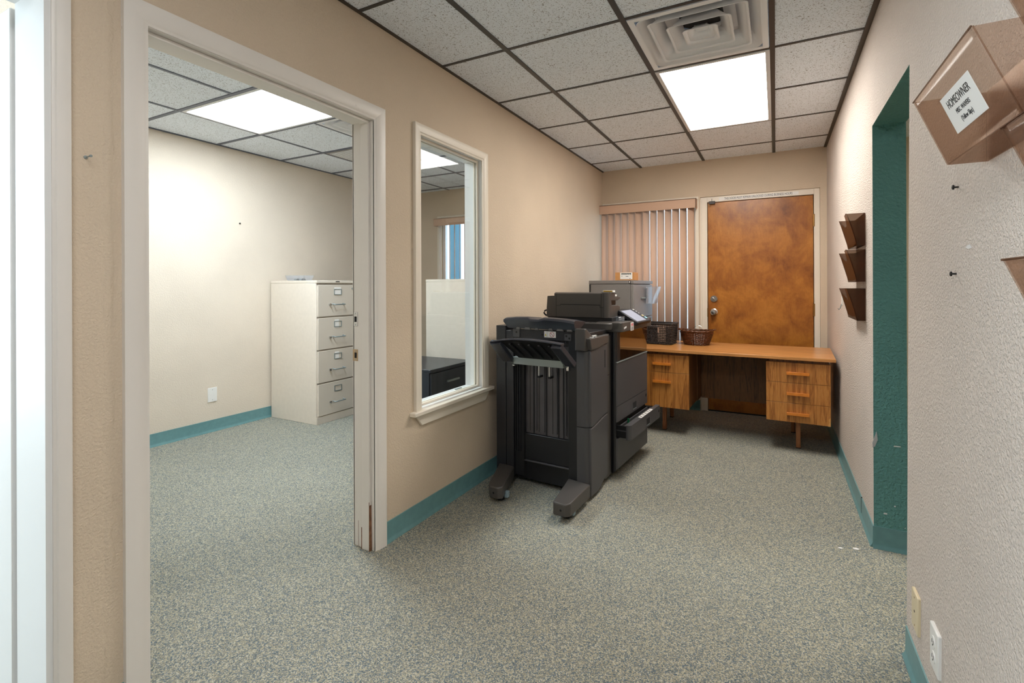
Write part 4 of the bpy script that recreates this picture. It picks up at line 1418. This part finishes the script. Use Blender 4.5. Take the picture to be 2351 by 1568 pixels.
pedestal(-0.438, -0.031, ((0.222, 0.361), (0.361, 0.508), (0.508, 0.655)), -0.304, -0.160, (0.287, 0.432, 0.580))
pedestal(-1.410, -0.992, ((0.222, 0.509), (0.509, 0.655)), -1.276, -1.130, (0.434, 0.580))
mb = MB(); mb.box(-0.992, 0.600, 0.212, -0.438, 0.618, 0.677)
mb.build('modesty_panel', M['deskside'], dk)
mb = MB(); mb.box(-1.010, 0.40, 0.222, -0.9905, 0.60, 0.677)
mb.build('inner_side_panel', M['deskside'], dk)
for x, y in ((-0.246, 0.165), (-1.234, 0.165), (-0.282, 0.585), (-1.268, 0.590)):
    m_ = MB(); m_.box(x, y, 0.004, x + 0.030, y + 0.034, 0.224)
    lg = m_.build('leg', M['deskleg'], dk, bevel=0.002)
    m_ = MB(); m_.prism([(x - 0.028, 0.224), (x + 0.058, 0.224), (x + 0.042, 0.208), (x - 0.012, 0.208)], 'y', y + 0.004, y + 0.030)
    m_.build('bracket', M['deskleg'], lg, each=True)
    m_ = MB(); m_.box(x - 0.001, y - 0.001, 0.0, x + 0.031, y + 0.035, 0.005)
    m_.build('glide', M['dark'], lg)
mb = MB(); mb.prism([(-0.0318, 0.222), (-0.048, 0.222), (-0.040, 0.250), (-0.044, 0.268), (-0.0318, 0.285)], 'y', 0.0288, 0.034)
mb.build('chipped_edge', plain('chip_board', (214, 160, 92), 0.8), dk)


# ================================================================ baskets
def wicker_rect(w, d, h, rows, taper, mat):
    """woven square basket, local origin at the centre of its base"""
    o = []
    mb = MB()
    def per(t, k):     # perimeter point at fraction t, row scale k
        a, b = w / 2 * k, d / 2 * k
        L = 2 * (2 * a + 2 * b); s = (t % 1) * L
        for (p, q, n) in (((-a, -b), (a, -b), (0, -1)), ((a, -b), (a, b), (1, 0)), ((a, b), (-a, b), (0, 1)), ((-a, b), (-a, -b), (-1, 0))):
            l = math.hypot(q[0] - p[0], q[1] - p[1])
            if s <= l:
                u = s / l
                return (p[0] + (q[0] - p[0]) * u, p[1] + (q[1] - p[1]) * u), n
            s -= l
        return (-a, -b), (0, -1)
    NS = 56
    for r in range(rows):
        z = 0.010 + (h - 0.022) * r / (rows - 1)
        k = 1 - taper + taper * z / h
        pts = []
        for i in range(NS * 2):
            t = i / (NS * 2)
            (x, y), n = per(t, k)
            am = 0.0032 * (1 if (i // 1 + r) % 2 else -1)
            pts.append((x + n[0] * am, y + n[1] * am, z))
        front = [p for p in pts]
        handle_rows = (rows - 5, rows - 4, rows - 3)
        if r in handle_rows:      # gap for the hand hole on the front face
            pa = [p for i, p in enumerate(pts) if not (0.085 < i / (NS * 2) < 0.150)]
            i0 = next(i for i in range(len(pts)) if i / (NS * 2) >= 0.150)
            i1 = max(i for i in range(len(pts)) if i / (NS * 2) <= 0.085)
            mb.tube(pts[i0:] + pts[:i1 + 1], 0.0052, 6)
        else:
            mb.tube(pts, 0.0052, 6, True)
    stakes = MB()
    for i in range(NS):
        (x, y), n = per((i + 0.5) / NS, 1.0)
        (x2, y2), n = per((i + 0.5) / NS, 1 - taper)
        if 0.088 < (i + 0.5) / NS < 0.147:
            stakes.tube([(x2, y2, 0.004), (x2 * .4 + x * .6, y2 * .4 + y * .6, h * 0.66)], 0.0022, 5)
        else:
            stakes.tube([(x2, y2, 0.004), (x, y, h - 0.004)], 0.0022, 5)
    return mb, stakes, per


sq = empty('square_basket', (-0.918, 4.435, 0.700), math.radians(-4), 'black square woven basket with a hand hole at the left of the desk', 'basket')
mb, stakes, per = wicker_rect(0.248, 0.195, 0.185, 12, 0.10, M['wick'])
mb.build('weave', M['wick'], sq, smooth=60)
stakes.build('stake', M['wick'], sq, smooth=60)['kind'] = 'stuff'
mb = MB()
for (a, b, c, d) in ((-0.130, 0.130, -0.104, -0.090), (-0.130, 0.130, 0.090, 0.104), (-0.130, -0.116, -0.090, 0.090), (0.116, 0.130, -0.090, 0.090)):
    mb.box(a, c, 0.176, b, d, 0.190)
mb.build('rim', M['wick'], sq, bevel=0.004)
mb = MB(); mb.box(-0.112, -0.082, 0.001, 0.112, 0.082, 0.006)
mb.build('base', M['wick'], sq)
mb = MB()
hx0, hx1 = -0.076, -0.010
mb.tube([(hx0, -0.1035, 0.117), (hx1, -0.1035, 0.117), (hx1, -0.1055, 0.158), (hx0, -0.1055, 0.158)], 0.0035, 6, True)
mb.build('hand_hole_edge', M['wick'], sq)
pn = empty('folded_note', (-0.915, 4.425, 0.708), math.radians(-7), 'slip of pale paper standing in the black square basket', 'paper')
mb = MB(); mb.box(-0.035, 0.02, 0, 0.035, 0.022, 0.158, M=Matrix.Rotation(math.radians(4), 4, 'X'))
mb.build('sheet', plain('peach_paper', (226, 186, 160), 0.7), pn)


def oval_basket(loc, rz, a, b, h, label, mat, rows=19, handles=True):
    o = empty('oval_basket', loc, rz, label, 'basket')
    NS = 34
    mb = MB(); st = MB()
    flare = lambda z: 0.70 + 0.30 * (z / h) ** 0.8
    for r in range(rows):
        z = 0.006 + (h - 0.016) * r / (rows - 1)
        k = flare(z)
        pts = []
        for i in range(NS * 2):
            an = 2 * math.pi * i / (NS * 2)
            am = 1 + 0.028 * (1 if (i // 2 + r) % 2 else -1)
            pts.append((a * k * am * math.cos(an), b * k * am * math.sin(an), z + 0.001 * math.sin(an * 3 + r)))
        mb.tube(pts, 0.0036, 5, True)
    mb.build('weave', mat, o, smooth=60)
    for i in range(NS):
        an = 2 * math.pi * (i + 0.5) / NS
        st.tube([(a * flare(z) * math.cos(an), b * flare(z) * math.sin(an), z) for z in (0.003, h * .33, h * .66, h - 0.004)], 0.0022, 5)
    st.build('stake', mat, o, smooth=60)['kind'] = 'stuff'
    rm = MB()
    for ph in (0, math.pi):
        rm.tube([(a * (1.02 + 0.02 * math.cos(i * 0.9 + ph)) * math.cos(2 * math.pi * i / 70), b * (1.02 + 0.03 * math.cos(i * 0.9 + ph)) * math.sin(2 * math.pi * i / 70),
                  h + 0.004 * math.sin(i * 0.9 + ph) + 0.010 * math.cos(2 * math.pi * i / 70) ** 4) for i in range(70)], 0.0052, 6, True)
    rm.build('rim', mat, o, smooth=60)
    bm_ = MB()
    n = 36
    bm_.prism([(a * 0.69 * math.cos(2 * math.pi * i / n), b * 0.69 * math.sin(2 * math.pi * i / n)) for i in range(n)], 'z', 0.0, 0.006)
    bm_.build('base', mat, o)
    if handles:
        for s in (-1, 1):
            hm = MB()
            hm.tube([(s * (a * 1.02 + 0.016 * math.sin(math.pi * k / 8)), b * 0.42 * math.cos(math.pi * k / 8), h + 0.010 + 0.004 * math.sin(math.pi * k / 8)) for k in range(9)], 0.005, 6)
            hm.build('handle', mat, o, smooth=60)
    return o


oval_basket((-0.620, 4.48, 0.700), math.radians(-2), 0.138, 0.108, 0.122, 'brown oval wicker basket with a flared rim, nearest the wooden door on the desk', M['reed'])
oval_basket((-0.955, 4.640, 0.700), math.radians(0), 0.100, 0.078, 0.125, 'brown wicker basket mostly hidden behind the black square basket', M['reed'], 19, False)
for (x, y, s, lab) in ((-0.665, 4.475, 1, 'small white slip lying inside the oval wicker basket at its left'), (-0.615, 4.52, 2, 'curled clear tie sticking out of the oval wicker basket')):
    if s == 1:
        m_ = MB(); m_.box(-0.018, -0.001, 0, 0.018, 0.001, 0.095, M=Matrix.Rotation(0.25, 4, 'X'))
        p_ = empty('paper_slip', (x, y, 0.707), 0.5, lab, 'paper'); m_.build('sheet', M['paper'], p_)
    else:
        m_ = MB()
        m_.tube([(-0.05, 0, 0.06), (-0.052, 0, 0.10), (-0.035, 0, 0.145), (-0.005, 0, 0.165), (0.02, 0, 0.163), (0.038, 0, 0.150)], 0.0009, 5)
        p_ = m_.build('wire_tie', M['chrome'], None, smooth=60); p_.location = (x, y, 0.700); tag(p_, lab, 'wire')


# ================================================================ office furniture
def file_cabinet(loc, rz, w, d, h, label, drawers=4):
    """local: front at x=0 facing +x, y across the front, back at x=-d"""
    o = empty('filing_cabinet', loc, rz, label, 'filing cabinet')
    m_ = MB(); m_.box(-d, 0, 0.0, -0.012, w, h - 0.024)
    m_.build('carcass', M['beige'], o, bevel=0.003)
    m_ = MB(); m_.box(-d - 0.001, -0.001, h - 0.024, 0.002, w + 0.001, h)
    m_.build('top', M['beige'], o, bevel=0.003)
    m_ = MB(); m_.box(-0.014, 0, 0.0, -0.001, w, 0.066)
    m_.build('plinth', M['beige2'], o, bevel=0.002)
    zb, zt = 0.072, h - 0.030
    dh = (zt - zb) / drawers
    for k in range(drawers):
        z0, z1 = zb + k * dh, zb + (k + 1) * dh - 0.012
        m_ = MB(); m_.box(-0.014, 0.012, z0, 0.003, w - 0.012, z1)
        dd = m_.build('drawer', M['beige2'], o, bevel=0.003)
        m_ = MB(); m_.box(-0.013, 0.006, z1, -0.006, w - 0.006, z1 + 0.012)
        m_.build('drawer_gap', M['gap'], o)
        cy = w / 2; zl = z1 - 0.062; zh_ = z0 + 0.105
        m_ = MB()
        for (a, b, c, e) in ((cy - 0.043, cy + 0.043, zl + 0.021, zl + 0.027), (cy - 0.043, cy + 0.043, zl - 0.027, zl - 0.021), (cy - 0.043, cy - 0.036, zl - 0.021, zl + 0.021), (cy + 0.036, cy + 0.043, zl - 0.021, zl + 0.021)):
            m_.box(0.003, a, c, 0.007, b, e)
        lh = m_.build('label_holder', M['steel'], dd)
        if k > 0:
            m_ = MB(); m_.box(0.003, cy - 0.036, zl - (0.036 if k == 2 else 0.021), 0.0045, cy + (0.012 if k in (1, 2) else 0.036), zl + 0.042)
            m_.build('card', M['paper'], lh)
        m_ = MB()
        m_.tube([(0.003, cy - 0.058, zh_ + 0.006), (0.034, cy - 0.058, zh_), (0.036, cy + 0.058, zh_), (0.003, cy + 0.058, zh_ + 0.006)], 0.0055, 8)
        m_.build('handle', M['steel'], dd, smooth=50)
        m_ = MB(); m_.lathe([(0.009, 0), (0.008, 0.010), (0.011, 0.016), (0.0, 0.018)], (0.003, cy - 0.092, zh_ + 0.001), 'x', 14)
        m_.build('thumb_latch', M['chrome'], dd, smooth=40)
    m_ = MB(); m_.lathe([(0.011, 0), (0.011, 0.005), (0, 0.006)], (0.003, w - 0.052, zt - 0.045), 'x', 16)
    m_.build('lock', M['steel'], o, smooth=40)
    m_ = MB(); m_.box(0.002, w / 2 - 0.022, h - 0.014, 0.004, w / 2 + 0.022, h - 0.006)
    m_.build('maker_plate', M['ink'], o)
    return o


file_cabinet((-3.588, 2.960, 0), 0, 0.455, 0.622, 1.277, 'putty four-drawer filing cabinet against the far office wall, its drawers visible past the door frame')
file_cabinet((-2.392, 3.750, 0), 0, 0.455, 0.625, 1.288, 'pale filing cabinet seen through the tall narrow window, side on behind the black cabinet')

bc = empty('low_cabinet', (-2.453, 3.101, 0), 0, 'low blue-black cabinet seen through the bottom of the tall narrow window', 'cabinet')
mb = MB(); mb.box(-0.62, 0, 0.0, -0.016, 0.61, 0.525); mb.build('carcass', M['darkcab'], bc, bevel=0.003)
mb = MB(); mb.box(-0.622, -0.002, 0.525, 0.002, 0.612, 0.55); mb.build('top', M['darkcab'], bc, bevel=0.004)
for k in range(2):
    m_ = MB(); m_.box(-0.016, 0.012, 0.03 + 0.247 * k, 0.0, 0.598, 0.268 + 0.247 * k)
    dd = m_.build('drawer', M['darkcab'], bc, bevel=0.003)
    m_ = MB(); m_.box(0.0, 0.22, 0.17 + 0.247 * k, 0.012, 0.39, 0.185 + 0.247 * k); m_.build('handle', M['steel'], dd)

ty = empty('clear_tray', (-4.055, 3.15, 1.277), math.radians(4), 'small clear plastic tray holding binder clips on the putty filing cabinet', 'tray')
mb = MB()
bt = [(-0.105, -0.045), (0.105, -0.045), (0.105, 0.045), (-0.105, 0.045)]
tp_ = [(-0.122, -0.06), (0.122, -0.06), (0.122, 0.06), (-0.122, 0.06)]
for i in range(4):
    j = (i + 1) % 4
    mb.face([(*bt[i], 0.0), (*bt[j], 0.0), (*tp_[j], 0.052), (*tp_[i], 0.052)])
mb.face([(*p, 0.0) for p in bt])
mb.build('tray_shell', M['clear'], ty, solid=0.002)
for k in range(4):
    m_ = MB(); x = -0.05 + 0.034 * k
    m_.prism([(x - 0.012, 0.004), (x + 0.012, 0.004), (x + 0.002, 0.022), (x - 0.002, 0.022)], 'y', -0.016, 0.016)
    m_.tube([(x, -0.005, 0.022), (x + 0.008, -0.006, 0.034), (x + 0.010, 0.006, 0.034), (x, 0.005, 0.022)], 0.001, 5)
    c_ = m_.build('binder_clip', M['ink'] if k % 2 else M['steel'], None)
    c_.location = (-4.055, 3.15, 1.2775); c_.rotation_euler = (0, 0, math.radians(4))
    tag(c_, 'small metal binder clip inside the clear tray on the filing cabinet', 'binder clip', 'binder clips in the clear tray')

pl = empty('wall_plate', (XO, 2.437, 0.312), 0, 'blank white wall plate low on the far office wall', 'wall plate')
mb = MB(); mb.box(0, -0.038, -0.060, 0.006, 0.038, 0.060); mb.build('plate', M['whiteplate'], pl, bevel=0.003)
mb = MB(); mb.cyl((0.006, 0, 0.042), 0.003, 0.0006, 'x', 10); mb.cyl((0.006, 0, -0.042), 0.003, 0.0006, 'x', 10); mb.build('screw', M['steel'], pl, each=True)
mb = MB(); mb.cyl((XO, 2.679, 1.786), 0.006, 0.010, 'x', 10)
tag(mb.build('wall_screw', M['ink'], None), 'tiny dark screw in the bright far office wall', 'screw')


# ================================================================ things on the left and right walls
mb = MB(); mb.lathe([(0.0045, 0), (0.0045, 0.003), (0.0016, 0.0035), (0.0016, 0.028), (0.0035, 0.0285), (0.0035, 0.031), (0, 0.0315)], (XL, 0.6195, 1.566), 'x', 12)
tag(mb.build('wall_nail', M['steel'], None, smooth=40), 'steel nail sticking out of the beige wall between the two doorways', 'nail')


def xwall(z): return XR - 0.023 * (1 - min(z, 1.954) / 1.954)


for (y, z, lab) in ((1.528, 1.452, 'black wall screw on the right wall, the upper of two'), (1.537, 1.242, 'black wall screw on the right wall, the lower of two')):
    m_ = MB(); xw = xwall(z)
    m_.lathe([(0.0022, 0), (0.0022, 0.008), (0.006, 0.009), (0.0055, 0.012), (0, 0.0135)], (xw, y, z), 'x', 12, sgn=-1)
    tag(m_.build('wall_screw', M['ink'], None, smooth=40), lab, 'screw', 'screws left in the right wall')


def plate(loc, mat, label, cat, kind):
    o = empty('wall_plate' if kind == 'jack' else 'power_outlet', loc, 0, label, cat)
    m_ = MB(); m_.prism([(-0.0365, -0.058), (0.0365, -0.058), (0.0365, 0.058), (-0.0365, 0.058)], 'x', 0.004, -0.007)
    pl_ = m_.build('plate', mat, o, bevel=0.003)
    if kind == 'jack':
        m_ = MB(); m_.cyl((-0.0065, 0, 0.0), 0.004, -0.001, 'x', 10); m_.build('jack_hole', M['dark'], o)
        m_ = MB(); m_.cyl((-0.0065, 0, 0.042), 0.003, -0.001, 'x', 10); m_.cyl((-0.0065, 0, -0.042), 0.003, -0.001, 'x', 10); m_.build('screw', M['brass'], o, each=True)
    else:
        for s in (-1, 1):
            m_ = MB(); m_.cyl((-0.0065, 0, 0.020 * s), 0.0155, -0.0025, 'x', 20)
            r_ = m_.build('socket', mat, o, smooth=40)
            m_ = MB(); m_.box(-0.0095, -0.007, 0.020 * s - 0.004, -0.0088, -0.005, 0.020 * s + 0.006); m_.box(-0.0095, 0.005, 0.020 * s - 0.004, -0.0088, 0.007, 0.020 * s + 0.006); m_.cyl((-0.0088, 0, 0.020 * s - 0.008), 0.0022, -0.0007, 'x', 8)
            m_.build('slot', M['dark'], r_, each=True)
    return o


plate((xwall(0.23) - 0.001, 1.858, 0.222), M['ivory'], 'ivory phone jack plate low on the right wall, left of the white outlet', 'wall plate', 'jack')
plate((xwall(0.23) - 0.001, 1.655, 0.240), M['whiteplate'], 'white duplex power outlet low on the right wall', 'power outlet', 'outlet')


def wall_file(yn, yf, xw, xt, xb, zt, zb, label, group, mat, scoop=False, hang=0.0):
    """smoked wall pocket: back sheet on the wall, front sheet leaning out; yn near end, yf far end"""
    o = empty('wall_file', (xw, (yn + yf) / 2, zb), 0, label, 'wall file', group)
    h = zt - zb; hy = (yf - yn) / 2
    ft, fb_ = xt - xw, xb - xw         # negative x: out from the wall
    m_ = MB(); m_.box(-0.004, -hy, 0.0, -0.001, hy, h + hang)
    m_.build('back_sheet', mat, o)
    n = 24
    m_ = MB()
    P = lambda y, z: (fb_ + (ft - fb_) * z / h - 0.012 * 4 * (z / h) * (1 - z / h) * (-0.3 if scoop else 0.0), y, z)
    tops = []
    for i in range(n + 1):
        y = -hy + 2 * hy * i / n
        u = (y + hy) / (2 * hy)
        dz = 0.0
        if scoop and u > 0.26: dz = 0.050 * max(0.0, min(1.0, min((u - 0.26) / 0.14, (1.0 - u) / 0.42))) ** 0.75
        tops.append((y, h - dz))
    rows = 6
    vs = []
    for y, zt_ in tops:
        for r in range(rows + 1): vs.append(P(y, zt_ * r / rows))
    fs = [(i * (rows + 1) + r, i * (rows + 1) + r + 1, (i + 1) * (rows + 1) + r + 1, (i + 1) * (rows + 1) + r) for i in range(n) for r in range(rows)]
    m_.mesh(vs, fs)
    m_.build('front_sheet', mat, o, smooth=50, solid=0.003)
    for s, nm in ((-1, 'side_sheet'), (1, 'side_sheet')):
        m_ = MB(); m_.prism([(-0.004, 0.0), (fb_ + 0.002, 0.0), (ft + 0.002, h), (-0.004, h)], 'y', s * hy, s * (hy - 0.003))
        m_.build(nm, mat, o)
    m_ = MB(); m_.box(fb_ + 0.002, -hy + 0.004, 0.0, -0.004, hy - 0.004, 0.003)
    m_.build('bottom_sheet', mat, o)
    m_ = MB(); m_.tube([(ft - 0.0005, -hy, h), (ft - 0.0005, hy if not scoop else -hy + 0.03, h)], 0.0018, 6)
    m_.build('rim', M['smokedark'], o)
    return o, P


FG = 'smoked files on the near right wall'
xw = xwall(1.55) - 0.001
hf, P = wall_file(0.986, 1.341, xw, 0.270, 0.327, 1.615, 1.4715, 'smoked brown wall file with a white HOMEOWNER label', FG, M['smoke'])
# its paper label
a0 = Vector(P(0, 0.03)); a1 = Vector(P(0, 0.11)); upv = (a1 - a0).normalized()
nrm = Vector((0, -1, 0)).cross(upv)     # text reads towards the camera (-y)
zc = 0.068
org = Vector(P(0.0, zc)) + Vector((0, 0, 0)); org.y = 1.136 - hf.location.y
Mx = frame3(org + nrm * 0.0012, (0, -1, 0), upv)
mb = MB(); mb.box(-0.0765, -0.0365, 0.0, 0.0765, 0.0365, 0.0006, M=Mx)
lab_o = mb.build('label', M['paper'], hf)
for s, sz, dy, sx in (('HOMEOWNER', 0.0215, 0.0165, 0.80), ('MISC. WAIVERS', 0.0125, -0.003, 0.80), ('(Yellow Slips)', 0.0130, -0.0195, 0.80)):
    text('label_text', s, sz, M['ink'], lab_o, Mx @ Matrix.Translation((0.0, dy, 0.0008)), 0.0002, 'CENTER', sx)
for zt, lab in ((1.612, 'smoked brown wall file at the top right corner, beside the labelled one'), (1.424, 'smoked brown wall file below the labelled one at the right edge'), (1.248, 'dark smoked wall file lowest at the right edge')):
    wall_file(0.530, 0.872, xwall(zt) - 0.001, 0.270, 0.327, zt, zt - 0.1435, lab, FG, M['smoke'])
g3 = 'smoked scooped files beside the teal opening'
for zt, lab in ((1.578, 'smoked brown scooped wall file beside the teal opening, top of three'), (1.395, 'smoked brown scooped wall file beside the teal opening, middle of three'), (1.199, 'smoked brown scooped wall file beside the teal opening, bottom of three')):
    wall_file(2.940, 3.268, XR - 0.001, 0.318, 0.362, zt, zt - 0.162, lab, g3, M['smokedark'], True)

hk = empty('wall_hook', (XR, 3.90, 1.11), 0, 'small white wall hook behind the lowest scooped wall file', 'hook')
mb = MB(); mb.box(-0.006, -0.012, -0.03, 0.0, 0.012, 0.03); mb.build('hook_plate', M['whiteplate'], hk, bevel=0.002)
mb = MB(); mb.tube([(-0.006, 0, -0.02), (-0.014, 0, -0.05), (-0.022, 0, -0.06), (-0.026, 0, -0.05)], 0.003, 6); mb.build('hook_arm', M['steel'], hk, smooth=60)

# chips of plaster and torn paper
mb = MB(); mb.prism([(1.432, 1.298), (1.445, 1.307), (1.462, 1.305), (1.470, 1.301), (1.452, 1.297)], 'x', xwall(1.3) - 0.0012, xwall(1.3) + 0.001)
tag(mb.build('paint_chip', M['plaster'], None), 'white chipped paint mark on the right wall above the lower screw', 'paint chip')
mb = MB(); mb.prism([(XR - 0.004, 0.485), (XR + 0.012, 0.54), (XR + 0.016, 0.50), (XR + 0.006, 0.47), (XR - 0.003, 0.462)][::-1], 'y', 2.742, 2.7448)
for (xa, xb, za, zb, lab) in ((0.4755, 0.502, 0.477, 0.482, 'thin white scrape across the teal reveal, the highest of its white marks'), (0.437, 0.4515, 0.161, 0.168, 'white scrape low on the teal reveal near the carpet'), (0.4765, 0.483, 0.202, 0.208, 'white dot of bare plaster on the teal reveal between two scrapes')):
    m_ = MB(); m_.prism([(xa, za), (xb, za + 0.001), (xb - 0.001, zb), (xa + 0.002, zb)], 'y', 2.7438, 2.7452)
    tag(m_.build('paint_chip', M['plaster'], None), lab, 'paint chip')
tag(mb.build('torn_paper', plain('torn_grey_paper', (190, 190, 192), 0.7), None), 'torn scrap of grey paper on the corner of the teal reveal', 'scrap')
for (x, y, s, lab) in ((0.262, 2.66, 0.010, 'white flake of paint on the carpet near the teal corner, the larger one'), (0.325, 2.685, 0.014, 'pale flake lying against the foot of the teal corner'), (0.30, 3.512, 0.006, 'tiny white flake on the carpet by the right baseboard')):
    m_ = MB(); m_.prism([(-s, -s * .5), (s * .3, -s * .7), (s, s * .1), (s * .2, s * .6), (-s * .8, s * .3)], 'z', 0.0, 0.004)
    o = m_.build('paint_flake', M['plaster'], None); o.location = (x, y, 0.0); tag(o, lab, 'paint flake')

# ================================================================ outside, seen in slivers through the blinds
mb = MB(); mb.box(-14, YBB, -0.12, 10, 22, -0.06)
struct(mb.build('floor_outside', M['concrete']))
mb = MB(); mb.box(-4.16, 5.72, -0.06, -4.05, 5.83, 2.9)
tag(mb.build('porch_post', M['post'], None), 'teal porch post outside the office window', 'post')
mb = MB(); mb.box(-3.2, 12.0, -0.06, 3.0, 12.3, 3.0)
tag(mb.build('garden_wall', M['stucco_out'], None), 'pale wall outside beyond the tan blind', 'wall')
